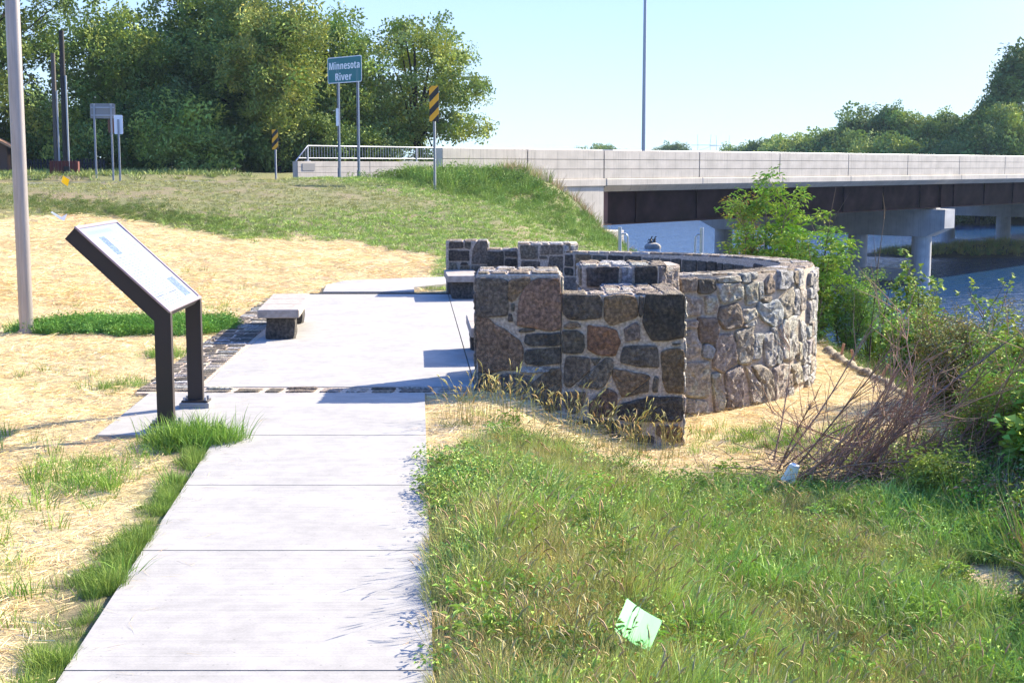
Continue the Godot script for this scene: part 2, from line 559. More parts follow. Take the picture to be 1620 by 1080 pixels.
func paving():
	var walk := base("footpath")
	tag(walk, "pale brushed concrete walk laid in slabs with tooled joints", "", "", "structure")
	var g := 0.007
	var zs := [0.4, 2.1, 3.8, 5.55, 7.33, 8.85, 10.49]
	for i in zs.size() - 1:
		var a: float = zs[i] + g
		var b: float = zs[i + 1] - g
		slab([Vector2(path_left(a), a), Vector2(path_right(a), a), Vector2(path_right(b), b), Vector2(path_left(b), b)], 0.0, walk)
	slab([Vector2(-3.12, 10.5), Vector2(path_right(10.5), 10.5), Vector2(path_right(12.42), 12.42), Vector2(-3.21, 12.42)], 0.0, walk)
	# round plaza: a main slab and a narrow one along the wall
	slab([Vector2(-2.80, 12.76), Vector2(-0.342, 12.76), Vector2(-0.98, 21.64), Vector2(-3.12, 21.64), Vector2(-2.96, 18.6), Vector2(-2.90, 15.7), Vector2(-2.86, 13.8)], 0.0, walk)
	var inner := [Vector2(-0.33, 12.76), Vector2(-0.335, 12.9)]
	for k in 15:
		var a := deg_to_rad(14.0 + k * 10.6)
		inner.append(RC + Vector2(sin(a), -cos(a)) * (RI + 0.1))
	inner.append(Vector2(-0.97, 21.64))
	slab(inner, 0.0, walk)
	slab([Vector2(-2.9, 21.72), Vector2(-1.5, 21.76), Vector2(-1.56, 22.5), Vector2(-1.0, 23.2), Vector2(0.5, 23.35), Vector2(0.5, 24.6), Vector2(-1.2, 24.5), Vector2(-2.8, 23.75), Vector2(-3.0, 22.9)], 0.03, walk)
	# flat stones set in mortar along the left of the plaza and across its two thresholds
	var edging := base("stone_edging")
	tag(edging, "strip of flat dark stones set in mortar along the plaza under the bench", "edging")
	var mb := MB.new()
	mb.prism([Vector2(-3.34, 12.43), Vector2(-2.80, 12.43), Vector2(-2.805, 12.76), Vector2(-2.87, 13.8), Vector2(-2.91, 15.7), Vector2(-2.97, 18.6), Vector2(-3.13, 21.7), Vector2(-3.52, 21.7), Vector2(-3.40, 17.5)], -0.14, -0.004)
	part(mb.done(), "mortar_bed", M["mortar"], edging)
	var z := 12.5
	while z < 21.5:
		var d := rf(0.10, 0.19)
		var xr := -2.81 - 0.035 * (z - 12.4)
		var x := xr - 0.03
		while x > xr - 0.52:
			var w := rf(0.14, 0.36)
			if x - w < xr - 0.56: w = x - (xr - 0.56)
			if w > 0.08:
				var f := {"k": "p", "o": P(x - w, -0.004, z), "u": Vector3(1, 0, 0), "v": Vector3(0, 0, -1), "w": Vector3.UP}
				stone(edging, f, ["g", "d", "b", "m"][rng.randi() % 4], [0.012, 0.01, w - 0.01, rf(0.0, 0.03), w - 0.015, d - 0.02, 0.02, d - rf(0.02, 0.06)], 0.009)
			x -= w
		z += d
	var sill := base("stone_threshold")
	tag(sill, "row of flat dark stones across the walk in front of the plaza", "threshold")
	mb = MB.new()
	mb.prism([Vector2(-2.79, 12.43), Vector2(-0.40, 12.43), Vector2(-0.40, 12.75), Vector2(-2.79, 12.75)], -0.14, -0.006)
	part(mb.done(), "mortar_bed", M["mortar"], sill)
	var x := -2.76
	while x < -0.5:
		var w := rf(0.16, 0.34)
		var f := {"k": "p", "o": P(x, -0.006, 12.46), "u": Vector3(1, 0, 0), "v": Vector3(0, 0, -1), "w": Vector3.UP}
		var cut := rf(0.1, 0.24)
		stone(sill, f, ["g", "d", "m", "b"][rng.randi() % 4], [0.02, rf(0.0, 0.03), w - 0.04, rf(0.0, 0.05), w - 0.02, cut - 0.02, 0.04, cut], 0.009)
		if cut < 0.2: stone(sill, f, ["d", "m", "t"][rng.randi() % 3], [0.0, cut + 0.03, w - 0.02, cut + 0.02, w - 0.03, 0.27, 0.015, 0.26], 0.014)
		x += w
	var sill2 := base("stone_threshold")
	tag(sill2, "thin dark stone joint across the far end of the plaza", "threshold")
	mb = MB.new()
	mb.prism([Vector2(-3.1, 21.65), Vector2(-0.5, 21.65), Vector2(-0.5, 21.71), Vector2(-3.1, 21.71)], -0.1, 0.012)
	part(mb.done(), "joint_strip", M["bark_brown"], sill2)

# ============================================================ rubble stonework
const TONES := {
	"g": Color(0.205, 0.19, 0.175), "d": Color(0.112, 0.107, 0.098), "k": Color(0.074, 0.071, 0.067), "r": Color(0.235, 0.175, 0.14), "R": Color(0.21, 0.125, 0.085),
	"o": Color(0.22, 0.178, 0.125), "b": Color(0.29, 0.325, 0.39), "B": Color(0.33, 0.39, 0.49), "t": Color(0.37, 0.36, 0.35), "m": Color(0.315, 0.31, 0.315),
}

func ring_top(Z: float) -> float:
	return 0.87 - 0.03 * (Z - 14.4)

func fm(f: Dictionary, u: float, v: float, w: float) -> Vector3:
	if f.k == "p":
		return f.o + f.u * u + f.v * v + f.w * w
	var a: float
	var R: float
	if f.k == "o":
		a = f.a0 + u / RO
		R = RO + w
		return Vector3(RC.x + R * sin(a), v, -RC.y + R * cos(a))
	if f.k == "i":
		a = f.a0 - u / RI
		R = RI - w
		return Vector3(RC.x + R * sin(a), v, -RC.y + R * cos(a))
	a = f.a0 + u / RO
	R = RO - v
	var zz: float = RC.y - R * cos(a)
	return Vector3(RC.x + R * sin(a), ring_top(zz) + w, -zz)

var bump := FastNoiseLite.new()

func stone(parent: Node, f: Dictionary, tone: String, flat: Array, proud := 0.03):
	# outline: edges split, corners rounded, a little jitter
	var p := []
	for i in range(0, flat.size(), 2): p.append(Vector2(flat[i], flat[i + 1]))
	var area := 0.0
	for i in p.size(): area += p[i].cross(p[(i + 1) % p.size()])
	if area < 0: p.reverse()
	area = absf(area) * 0.5
	var q := []
	var corner := minf(0.013, sqrt(area) * 0.10)
	for i in p.size():
		var a: Vector2 = p[i]
		var b: Vector2 = p[(i + 1) % p.size()]
		var l := a.distance_to(b)
		if l < 0.004: continue
		var k := minf(corner / l, 0.3)
		q.append(a.lerp(b, k))
		var m := int((l - 2.0 * corner) / 0.075)
		for j in m: q.append(a.lerp(b, lerpf(k, 1.0 - k, (j + 1.0) / (m + 1.0))) + Vector2(rf(-1, 1), rf(-1, 1)) * 0.006)
		q.append(a.lerp(b, 1.0 - k))
	var c := Vector2.ZERO
	for e in q: c += e
	c /= q.size()
	var n := q.size()
	var size := sqrt(area)
	var seed_ := rf(0, 900)
	var rings := [[0.0, -0.05], [0.0, 0.6], [0.05, 0.93], [0.18, 1.0], [0.36, 1.0], [0.58, 1.0], [0.8, 1.0]] if size > 0.1 else [[0.0, -0.05], [0.0, 0.5], [0.22, 1.0]]
	var pts := PackedVector3Array()
	var cols := PackedColorArray()
	var t: Color = TONES[tone]
	t = t * rf(0.82, 1.2) * Color(2.85, 2.53, 2.16)
	t = Color(t.r * rf(0.95, 1.06), t.g, t.b * rf(0.93, 1.06))
	var tilt := Vector2(rf(-1, 1), rf(-1, 1)) * 0.035
	var rough := minf(0.4 * proud, 0.010) * clampf(size / 0.2, 0.5, 1.4)
	for r in rings:
		for e in q:
			var d: Vector2 = e.lerp(c, r[0])
			var w: float = proud * r[1] if r[1] > 0.0 else -0.05
			if r[1] > 0.7: w += rough * (2.0 * bump.get_noise_2d(d.x * 420.0 + seed_, d.y * 420.0) + rf(-0.35, 0.35)) + (d - c).dot(tilt)
			pts.append(fm(f, d.x, d.y, w))
			var s := bump.get_noise_2d(d.x * 160.0 + seed_ * 3.0, d.y * 160.0 + 50.0)
			var stain := t * (1.0 + 0.55 * s)
			if s > 0.18 and tone in ["o", "g", "r"]: stain = stain.lerp(Color(0.24, 0.15, 0.07), 0.3)
			cols.append(Color(stain.r, stain.g, stain.b))
	pts.append(fm(f, c.x, c.y, proud + rough * bump.get_noise_2d(c.x * 420.0 + seed_, c.y * 420.0)))
	cols.append(t)
	var idx := PackedInt32Array()
	for k in rings.size() - 1:
		for i in n:
			var a := k * n + i
			var b := k * n + (i + 1) % n
			idx.append_array([a, b, b + n, a, b + n, a + n])
	var last := (rings.size() - 1) * n
	for i in n: idx.append_array([last + i, last + (i + 1) % n, pts.size() - 1])
	part(smooth_mesh(pts, idx, cols), "stone", M["stone"], parent)

# irregular rubble filling a rectangle of a face
func rubble(parent: Node, f: Dictionary, u0: float, v0: float, u1: float, v1: float, big: float, tones: Array, proud := 0.025, gap := 0.012):
	var todo := [[u0, v0, u1, v1]]
	while todo.size():
		var c: Array = todo.pop_back()
		var w: float = c[2] - c[0]
		var h: float = c[3] - c[1]
		var lim := big * rf(0.75, 1.45)
		if maxf(w, h) > lim and maxf(w, h) > 0.09:
			var k := rf(0.36, 0.64)
			if w * rf(0.8, 1.25) > h:
				todo.append([c[0], c[1], c[0] + w * k, c[3]])
				todo.append([c[0] + w * k, c[1], c[2], c[3]])
			else:
				todo.append([c[0], c[1], c[2], c[1] + h * k])
				todo.append([c[0], c[1] + h * k, c[2], c[3]])
			continue
		if minf(w, h) < 0.035: continue
		var e := []
		for k in 8: e.append(gap * rf(0.45, 1.9))
		stone(parent, f, tones[rng.randi() % tones.size()], [c[0] + e[0], c[1] + e[1], c[2] - e[2], c[1] + e[3], c[2] - e[4], c[3] - e[5], c[0] + e[6], c[3] - e[7]], proud)

func plane_frame(o: Vector3, u: Vector3, v: Vector3) -> Dictionary:
	return {"k": "p", "o": o, "u": u, "v": v, "w": u.cross(v).normalized()}

func overlook():
	bump.seed = 3
	bump.frequency = 0.03
	bump.fractal_octaves = 3
	var wall := base("stone_overlook_wall")
	tag(wall, "round rubble stone overlook wall with stepped end piers beside the walk", "stone wall")
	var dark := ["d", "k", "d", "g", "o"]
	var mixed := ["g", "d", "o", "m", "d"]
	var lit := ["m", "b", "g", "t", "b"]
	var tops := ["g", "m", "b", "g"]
	var mb: MB
	var X := Vector3(1, 0, 0)
	var Y := Vector3(0, 1, 0)
	var Z := Vector3(0, 0, -1)
	# --- front pier at the path
	mb = MB.new()
	mb.box(P(0.06, 0.205, 13.285), Vector3(0.385, 0.805, 0.365), 0.01)
	var p1 := part(mb.done(), "front_pier", M["mortar"], wall)
	# --- lower wing wall beside it, turning back to the ring
	mb = MB.new()
	mb.box(P(1.015, 0.07, 13.10), Vector3(0.565, 0.75, 0.18), 0.01)
	mb.box(P(1.22, 0.07, 13.66), Vector3(0.355, 0.748, 0.385), 0.0)
	var p2 := part(mb.done(), "wing_wall", M["mortar"], wall)
	var front := plane_frame(P(0, 0, 12.915), X, Y)
	stone(p1, front, "g", [-0.33, 0.98, -0.10, 0.98, -0.03, 0.95, -0.03, 0.70, -0.04, 0.63, -0.21, 0.62, -0.33, 0.62, -0.33, 0.81], 0.022)
	stone(p1, front, "o", [-0.04, 0.94, -0.01, 0.97, 0.17, 0.99, 0.17, 0.95, 0.08, 0.85, 0.04, 0.79, 0.01, 0.76, -0.02, 0.76, -0.04, 0.81], 0.022)
	stone(p1, front, "r", [0.24, 0.98, 0.43, 0.98, 0.45, 0.81, 0.45, 0.70, 0.45, 0.63, 0.45, 0.51, 0.37, 0.49, 0.24, 0.51, 0.04, 0.54, 0.05, 0.68, 0.06, 0.76, 0.12, 0.91, 0.17, 0.95], 0.022)
	stone(p1, front, "d", [-0.01, 0.74, 0.02, 0.75, 0.03, 0.72, 0.02, 0.67, -0.01, 0.68], 0.022)
	stone(p1, front, "d", [-0.03, 0.65, 0.00, 0.65, 0.01, 0.58, -0.04, 0.58], 0.022)
	stone(p1, front, "r", [-0.33, 0.62, -0.23, 0.62, -0.19, 0.59, -0.15, 0.55, -0.06, 0.51, 0.01, 0.45, 0.07, 0.41, 0.09, 0.38, 0.11, 0.31, 0.09, 0.19, 0.06, 0.13, -0.10, 0.13, -0.19, 0.10, -0.31, 0.12, -0.33, 0.27], 0.022)
	stone(p1, front, "d", [0.06, 0.50, 0.11, 0.52, 0.21, 0.51, 0.21, 0.49, 0.06, 0.48], 0.022)
	stone(p1, front, "d", [0.12, 0.46, 0.35, 0.47, 0.45, 0.48, 0.45, 0.36, 0.17, 0.35, 0.11, 0.38], 0.022)
	stone(p1, front, "d", [0.13, 0.32, 0.45, 0.34, 0.45, 0.19, 0.32, 0.18, 0.24, 0.17, 0.12, 0.19, 0.11, 0.27], 0.022)
	stone(p1, front, "b", [0.07, 0.16, 0.36, 0.16, 0.34, 0.11, 0.07, 0.11], 0.022)
	stone(p1, front, "d", [-0.32, 0.12, -0.13, 0.09, -0.14, -0.06, -0.15, -0.13, -0.28, -0.07, -0.32, 0.01], 0.022)
	stone(p1, front, "g", [-0.11, 0.09, 0.05, 0.10, 0.18, 0.07, 0.17, -0.02, 0.14, -0.08, -0.02, -0.10, -0.09, -0.06], 0.022)
	stone(p1, front, "d", [-0.01, -0.14, 0.14, -0.12, 0.15, -0.16, 0.01, -0.17], 0.022)
	stone(p1, front, "o", [0.24, 0.06, 0.37, 0.15, 0.45, 0.15, 0.45, -0.06, 0.44, -0.26, 0.21, -0.26, 0.18, -0.10, 0.18, 0.01], 0.022)
	stone(p1, front, "d", [0.05, -0.20, 0.15, -0.20, 0.16, -0.25, 0.01, -0.26], 0.022)
	stone(p1, front, "d", [-0.33, -0.11, -0.16, -0.14, -0.01, -0.19, -0.02, -0.28, -0.33, -0.23], 0.022)
	stone(p2, front, "d", [0.46, 0.83, 0.80, 0.83, 0.83, 0.75, 0.82, 0.61, 0.63, 0.59, 0.51, 0.60, 0.46, 0.66], 0.022)
	stone(p2, front, "o", [0.84, 0.81, 1.00, 0.83, 1.13, 0.81, 1.15, 0.75, 1.15, 0.62, 0.97, 0.56, 0.90, 0.54, 0.84, 0.60], 0.022)
	stone(p2, front, "d", [1.16, 0.82, 1.20, 0.81, 1.21, 0.71, 1.20, 0.65, 1.17, 0.61, 1.15, 0.68], 0.022)
	stone(p2, front, "k", [1.22, 0.83, 1.58, 0.83, 1.58, 0.68, 1.58, 0.43, 1.42, 0.40, 1.28, 0.40, 1.22, 0.50, 1.19, 0.57, 1.21, 0.74], 0.022)
	stone(p2, front, "o", [0.47, 0.54, 0.53, 0.58, 0.61, 0.57, 0.64, 0.53, 0.54, 0.51, 0.47, 0.52], 0.022)
	stone(p2, front, "d", [0.46, 0.50, 0.59, 0.50, 0.66, 0.46, 0.67, 0.35, 0.65, 0.29, 0.56, 0.28, 0.46, 0.29], 0.022)
	stone(p2, front, "R", [0.69, 0.55, 0.87, 0.53, 0.96, 0.50, 1.00, 0.39, 0.97, 0.32, 0.95, 0.26, 0.78, 0.27, 0.69, 0.32], 0.022)
	stone(p2, front, "g", [1.02, 0.51, 1.14, 0.58, 1.17, 0.53, 1.18, 0.41, 1.04, 0.39], 0.022)
	stone(p2, front, "d", [1.02, 0.35, 1.32, 0.36, 1.34, 0.32, 1.35, 0.15, 1.16, 0.16, 0.99, 0.20, 1.00, 0.28], 0.022)
	stone(p2, front, "o", [1.37, 0.31, 1.53, 0.34, 1.58, 0.31, 1.58, 0.18, 1.58, -0.09, 1.42, -0.08, 1.38, 0.04, 1.37, 0.20], 0.022)
	stone(p2, front, "d", [1.47, 0.38, 1.54, 0.38, 1.55, 0.37, 1.47, 0.36], 0.022)
	stone(p2, front, "g", [0.50, 0.26, 0.71, 0.25, 0.72, 0.12, 0.54, -0.03, 0.48, -0.01, 0.48, 0.18], 0.022)
	stone(p2, front, "d", [0.72, 0.24, 0.82, 0.24, 0.76, 0.17], 0.022)
	stone(p2, front, "g", [0.76, 0.16, 0.86, 0.25, 0.93, 0.23, 0.93, 0.15, 0.86, -0.01, 0.81, -0.05, 0.61, -0.02, 0.61, -0.00], 0.022)
	stone(p2, front, "o", [0.92, 0.15, 1.05, 0.13, 1.27, 0.08, 1.27, 0.05, 1.01, -0.13, 0.96, -0.01, 0.92, 0.07], 0.022)
	stone(p2, front, "o", [1.26, 0.04, 1.26, -0.07, 1.04, -0.12], 0.022)
	stone(p2, front, "d", [1.31, 0.08, 1.35, 0.06, 1.34, -0.08, 1.29, -0.07], 0.022)
	stone(p2, front, "o", [0.50, -0.07, 0.68, -0.07, 0.68, -0.11, 0.66, -0.20, 0.60, -0.27, 0.54, -0.27, 0.48, -0.20, 0.47, -0.10], 0.022)
	stone(p2, front, "r", [0.86, -0.03, 0.97, -0.08, 0.97, -0.20, 0.94, -0.30, 0.77, -0.31, 0.71, -0.27, 0.71, -0.17, 0.81, -0.08], 0.022)
	stone(p2, front, "k", [1.00, -0.18, 1.16, -0.14, 1.27, -0.11, 1.58, -0.12, 1.58, -0.33, 1.55, -0.35, 1.11, -0.35, 0.99, -0.33, 0.96, -0.27], 0.022)
	stone(p2, front, "o", [1.34, -0.38, 1.57, -0.39, 1.58, -0.54, 1.47, -0.55, 1.32, -0.46], 0.022)
	stone(p2, front, "d", [1.01, -0.37, 1.20, -0.38, 1.19, -0.46, 1.00, -0.43], 0.022)
	stone(p2, front, "k", [0.72, -0.33, 0.98, -0.34, 0.99, -0.43, 0.72, -0.41], 0.022)
	stone(p2, front, "k", [0.48, -0.30, 0.70, -0.34, 0.70, -0.42, 0.46, -0.38], 0.022)
	stone(p2, front, "d", [0.70, -0.44, 1.00, -0.45, 0.99, -0.53, 0.70, -0.51], 0.022)
	stone(p2, front, "d", [1.00, -0.48, 1.31, -0.48, 1.31, -0.57, 1.00, -0.56], 0.022)
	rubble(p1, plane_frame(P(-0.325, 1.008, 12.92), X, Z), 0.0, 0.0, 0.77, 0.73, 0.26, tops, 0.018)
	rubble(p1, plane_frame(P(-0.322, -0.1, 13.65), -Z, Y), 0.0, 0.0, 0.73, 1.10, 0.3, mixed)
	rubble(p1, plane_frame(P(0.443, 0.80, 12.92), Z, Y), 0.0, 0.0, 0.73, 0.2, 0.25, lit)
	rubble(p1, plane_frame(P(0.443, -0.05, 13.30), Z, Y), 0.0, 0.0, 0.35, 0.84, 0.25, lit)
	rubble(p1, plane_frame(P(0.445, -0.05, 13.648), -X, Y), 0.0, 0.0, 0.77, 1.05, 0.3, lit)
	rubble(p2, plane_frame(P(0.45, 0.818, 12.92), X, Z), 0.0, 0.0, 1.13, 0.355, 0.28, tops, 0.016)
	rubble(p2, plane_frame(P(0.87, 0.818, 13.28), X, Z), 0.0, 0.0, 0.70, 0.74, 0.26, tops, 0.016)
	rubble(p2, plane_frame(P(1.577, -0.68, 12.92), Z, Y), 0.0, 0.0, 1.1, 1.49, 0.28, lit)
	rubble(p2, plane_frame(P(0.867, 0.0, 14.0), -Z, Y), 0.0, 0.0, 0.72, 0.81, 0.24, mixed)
	# --- pier where the ring begins
	mb = MB.new()
	mb.prism([Vector2(0.69, 14.01), Vector2(1.44, 14.01), Vector2(1.68, 14.25), Vector2(1.62, 14.66), Vector2(0.69, 14.66)], -0.7, 1.0)
	var p3 := part(mb.done(), "ring_pier", M["mortar"], wall)
	var pf := plane_frame(P(0.68, 0, 14.012), X, Y)
	stone(p3, pf, "k", [0.06, 0.80, 0.37, 0.80, 0.38, 1.0, 0.05, 0.99], 0.024)
	stone(p3, pf, "b", [0.40, 0.79, 0.51, 0.80, 0.51, 0.99, 0.40, 1.0], 0.024)
	stone(p3, pf, "k", [0.53, 0.78, 0.75, 0.77, 0.755, 1.01, 0.53, 1.0], 0.024)
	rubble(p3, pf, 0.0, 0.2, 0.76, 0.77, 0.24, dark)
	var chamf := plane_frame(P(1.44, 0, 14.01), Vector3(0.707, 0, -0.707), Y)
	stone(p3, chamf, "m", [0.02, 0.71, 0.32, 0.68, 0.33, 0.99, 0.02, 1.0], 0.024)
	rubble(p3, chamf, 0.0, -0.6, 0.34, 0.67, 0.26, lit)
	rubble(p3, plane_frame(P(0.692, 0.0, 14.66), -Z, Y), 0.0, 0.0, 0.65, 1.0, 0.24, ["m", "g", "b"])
	rubble(p3, plane_frame(P(0.69, 1.0, 14.02), X, Z), 0.0, 0.0, 0.86, 0.62, 0.28, tops, 0.016)
	# --- the ring itself
	var a0 := deg_to_rad(27.5)
	var a1 := deg_to_rad(163.0)
	mb = MB.new()
	var ho := RO - 0.005
	var hi := RI + 0.005
	for k in 68:
		var a := lerpf(a0, a1, k / 68.0)
		var b := lerpf(a0, a1, (k + 1) / 68.0)
		var q := []
		for e in [[a, ho], [b, ho], [b, hi], [a, hi]]:
			var zz: float = RC.y - e[1] * cos(e[0])
			q.append(P(RC.x + e[1] * sin(e[0]), ring_top(zz) - 0.012, zz))
		mb.quad(q[0], q[1], q[2], q[3])
		var dn := Vector3(0, -3.0, 0)
		mb.quad(q[0] + dn, q[1] + dn, q[1], q[0])
		mb.quad(q[2] + dn, q[3] + dn, q[3], q[2])
	var ring := part(mb.done(), "ring_wall", M["mortar"], wall)
	var outer := {"k": "o", "a0": 0.0}
	stone(ring, outer, "g", [2.09, 0.85, 2.32, 0.85, 2.31, 0.71, 2.10, 0.70], 0.032)
	stone(ring, outer, "d", [2.32, 0.84, 2.56, 0.82, 2.58, 0.71, 2.48, 0.67, 2.33, 0.68], 0.032)
	stone(ring, outer, "t", [2.59, 0.83, 2.94, 0.84, 2.95, 0.77, 2.60, 0.78], 0.032)
	stone(ring, outer, "b", [2.96, 0.86, 3.10, 0.86, 3.12, 0.76, 2.97, 0.76], 0.032)
	stone(ring, outer, "b", [3.11, 0.86, 3.24, 0.86, 3.24, 0.79, 3.13, 0.77], 0.032)
	stone(ring, outer, "t", [2.59, 0.77, 2.98, 0.76, 3.01, 0.59, 2.76, 0.56, 2.66, 0.56, 2.60, 0.71], 0.032)
	stone(ring, outer, "t", [3.03, 0.73, 3.23, 0.77, 3.25, 0.53, 3.05, 0.52], 0.032)
	stone(ring, outer, "b", [3.25, 0.75, 3.35, 0.75, 3.35, 0.56, 3.26, 0.56], 0.032)
	stone(ring, outer, "g", [3.39, 0.74, 3.51, 0.83, 3.58, 0.72, 3.58, 0.61, 3.39, 0.61], 0.032)
	stone(ring, outer, "b", [3.68, 0.85, 4.06, 0.82, 4.07, 0.68, 3.82, 0.62, 3.67, 0.64], 0.032)
	stone(ring, outer, "g", [4.07, 0.81, 4.19, 0.82, 4.22, 0.65, 4.08, 0.69], 0.032)
	stone(ring, outer, "b", [4.21, 0.83, 4.40, 0.82, 4.41, 0.63, 4.23, 0.62], 0.032)
	stone(ring, outer, "m", [2.16, 0.67, 2.39, 0.62, 2.38, 0.46, 2.16, 0.45], 0.032)
	stone(ring, outer, "m", [2.42, 0.65, 2.59, 0.64, 2.59, 0.47, 2.44, 0.47], 0.032)
	stone(ring, outer, "g", [2.64, 0.53, 2.91, 0.56, 2.99, 0.44, 2.99, 0.28, 2.71, 0.28, 2.61, 0.40], 0.032)
	stone(ring, outer, "t", [2.99, 0.48, 3.22, 0.48, 3.25, 0.38, 3.03, 0.32, 2.98, 0.37], 0.032)
	stone(ring, outer, "t", [3.01, 0.31, 3.22, 0.36, 3.24, 0.30, 3.03, 0.28], 0.032)
	stone(ring, outer, "B", [3.27, 0.54, 3.40, 0.51, 3.68, 0.54, 3.80, 0.44, 3.80, 0.27, 3.60, 0.23, 3.36, 0.33, 3.24, 0.45], 0.032)
	stone(ring, outer, "m", [3.72, 0.53, 4.07, 0.65, 4.09, 0.36, 3.89, 0.28, 3.78, 0.34], 0.032)
	stone(ring, outer, "g", [3.34, 0.59, 3.53, 0.58, 3.51, 0.52, 3.36, 0.53], 0.032)
	stone(ring, outer, "b", [4.10, 0.61, 4.24, 0.61, 4.28, 0.29, 4.12, 0.33], 0.032)
	stone(ring, outer, "m", [4.29, 0.61, 4.50, 0.59, 4.52, 0.34, 4.31, 0.35], 0.032)
	stone(ring, outer, "m", [2.16, 0.41, 2.33, 0.41, 2.32, 0.33, 2.16, 0.34], 0.032)
	stone(ring, outer, "g", [2.33, 0.44, 2.59, 0.42, 2.62, 0.30, 2.61, 0.15, 2.37, 0.17, 2.34, 0.32], 0.032)
	stone(ring, outer, "m", [2.12, 0.28, 2.24, 0.32, 2.38, 0.17, 2.37, 0.06, 2.17, 0.00, 2.10, 0.21], 0.032)
	stone(ring, outer, "b", [2.41, 0.16, 2.50, 0.15, 2.59, 0.08, 2.53, -0.02, 2.40, 0.02], 0.032)
	stone(ring, outer, "m", [2.59, 0.24, 2.83, 0.24, 2.90, 0.14, 2.91, -0.10, 2.69, -0.18, 2.55, -0.10], 0.032)
	stone(ring, outer, "m", [2.88, 0.25, 3.18, 0.30, 3.19, 0.08, 3.16, -0.13, 2.95, -0.10, 2.89, 0.08], 0.032)
	stone(ring, outer, "b", [3.22, 0.20, 3.39, 0.19, 3.33, -0.09, 3.17, -0.08], 0.032)
	stone(ring, outer, "b", [3.39, 0.16, 3.54, 0.20, 3.67, -0.05, 3.67, -0.19, 3.45, -0.19, 3.40, 0.04], 0.032)
	stone(ring, outer, "b", [3.54, 0.24, 3.63, 0.23, 3.83, -0.12, 3.83, -0.20, 3.68, -0.18], 0.032)
	stone(ring, outer, "t", [3.74, 0.21, 3.85, 0.31, 4.25, 0.33, 4.29, -0.15, 4.09, -0.19, 3.85, -0.16], 0.032)
	stone(ring, outer, "t", [4.28, 0.01, 4.42, -0.02, 4.41, -0.22, 4.30, -0.21], 0.032)
	stone(ring, outer, "B", [4.30, 0.26, 4.53, 0.20, 4.64, -0.28, 4.49, -0.29], 0.032)
	stone(ring, outer, "m", [2.16, -0.02, 2.50, -0.03, 2.53, -0.28, 2.49, -0.41, 2.31, -0.40, 2.14, -0.35], 0.032)
	stone(ring, outer, "m", [2.16, -0.38, 2.32, -0.42, 2.29, -0.56, 2.19, -0.55], 0.032)
	stone(ring, outer, "m", [2.32, -0.41, 2.49, -0.45, 2.49, -0.57, 2.28, -0.56], 0.032)
	stone(ring, outer, "t", [2.53, -0.16, 2.64, -0.15, 2.74, -0.40, 2.73, -0.57, 2.59, -0.58, 2.56, -0.34], 0.032)
	stone(ring, outer, "m", [2.73, -0.16, 2.99, -0.11, 3.03, -0.29, 3.04, -0.58, 2.91, -0.56, 2.76, -0.44], 0.032)
	stone(ring, outer, "m", [3.05, -0.13, 3.18, -0.22, 3.34, -0.36, 3.37, -0.58, 3.18, -0.55, 3.13, -0.30], 0.032)
	stone(ring, outer, "m", [3.18, -0.15, 3.35, -0.14, 3.55, -0.25, 3.64, -0.46, 3.63, -0.60, 3.39, -0.58, 3.34, -0.35], 0.032)
	stone(ring, outer, "m", [3.62, -0.22, 3.82, -0.18, 4.05, -0.23, 3.97, -0.41, 3.94, -0.60, 3.66, -0.60], 0.032)
	stone(ring, outer, "t", [4.08, -0.24, 4.40, -0.24, 4.47, -0.48, 4.22, -0.49], 0.032)
	stone(ring, outer, "m", [3.99, -0.34, 4.09, -0.33, 4.12, -0.47, 3.98, -0.48], 0.032)
	stone(ring, outer, "b", [3.98, -0.49, 4.17, -0.50, 4.15, -0.60, 3.99, -0.58], 0.032)
	stone(ring, outer, "b", [4.49, -0.30, 4.69, -0.30, 4.78, -0.50, 4.50, -0.49], 0.032)
	stone(ring, outer, "g", [2.77, -0.45, 2.88, -0.47, 2.88, -0.57, 2.75, -0.56], 0.032)
	var deg := RO * PI / 180.0
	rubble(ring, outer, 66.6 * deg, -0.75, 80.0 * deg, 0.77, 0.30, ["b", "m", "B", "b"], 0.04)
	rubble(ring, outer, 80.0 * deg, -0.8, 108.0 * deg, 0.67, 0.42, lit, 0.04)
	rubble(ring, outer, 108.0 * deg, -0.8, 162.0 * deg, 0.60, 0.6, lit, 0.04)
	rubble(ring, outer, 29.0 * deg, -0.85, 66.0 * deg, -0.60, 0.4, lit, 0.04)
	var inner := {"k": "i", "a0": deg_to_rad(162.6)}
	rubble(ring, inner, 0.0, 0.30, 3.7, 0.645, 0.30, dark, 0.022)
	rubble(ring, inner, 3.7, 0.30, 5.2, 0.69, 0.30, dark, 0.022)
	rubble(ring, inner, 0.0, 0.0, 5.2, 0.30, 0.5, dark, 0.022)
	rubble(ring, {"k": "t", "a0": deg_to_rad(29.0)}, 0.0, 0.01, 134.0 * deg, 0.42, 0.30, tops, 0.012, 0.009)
	# --- far pier where the ring ends, low wall, and the far end pier
	mb = MB.new()
	mb.prism([Vector2(0.09, 21.35), Vector2(0.78, 21.35), Vector2(1.0, 21.54), Vector2(1.0, 22.15), Vector2(0.09, 22.15)], -0.6, 0.775)
	var p4 := part(mb.done(), "far_ring_pier", M["mortar"], wall)
	var ff := plane_frame(P(0.08, 0, 21.352), X, Y)
	stone(p4, ff, "g", [0.05, 0.56, 0.31, 0.56, 0.31, 0.76, 0.04, 0.77], 0.02)
	stone(p4, ff, "g", [0.34, 0.62, 0.69, 0.63, 0.68, 0.775, 0.36, 0.77], 0.02)
	stone(p4, ff, "g", [0.33, 0.56, 0.45, 0.56, 0.44, 0.60, 0.33, 0.60], 0.02)
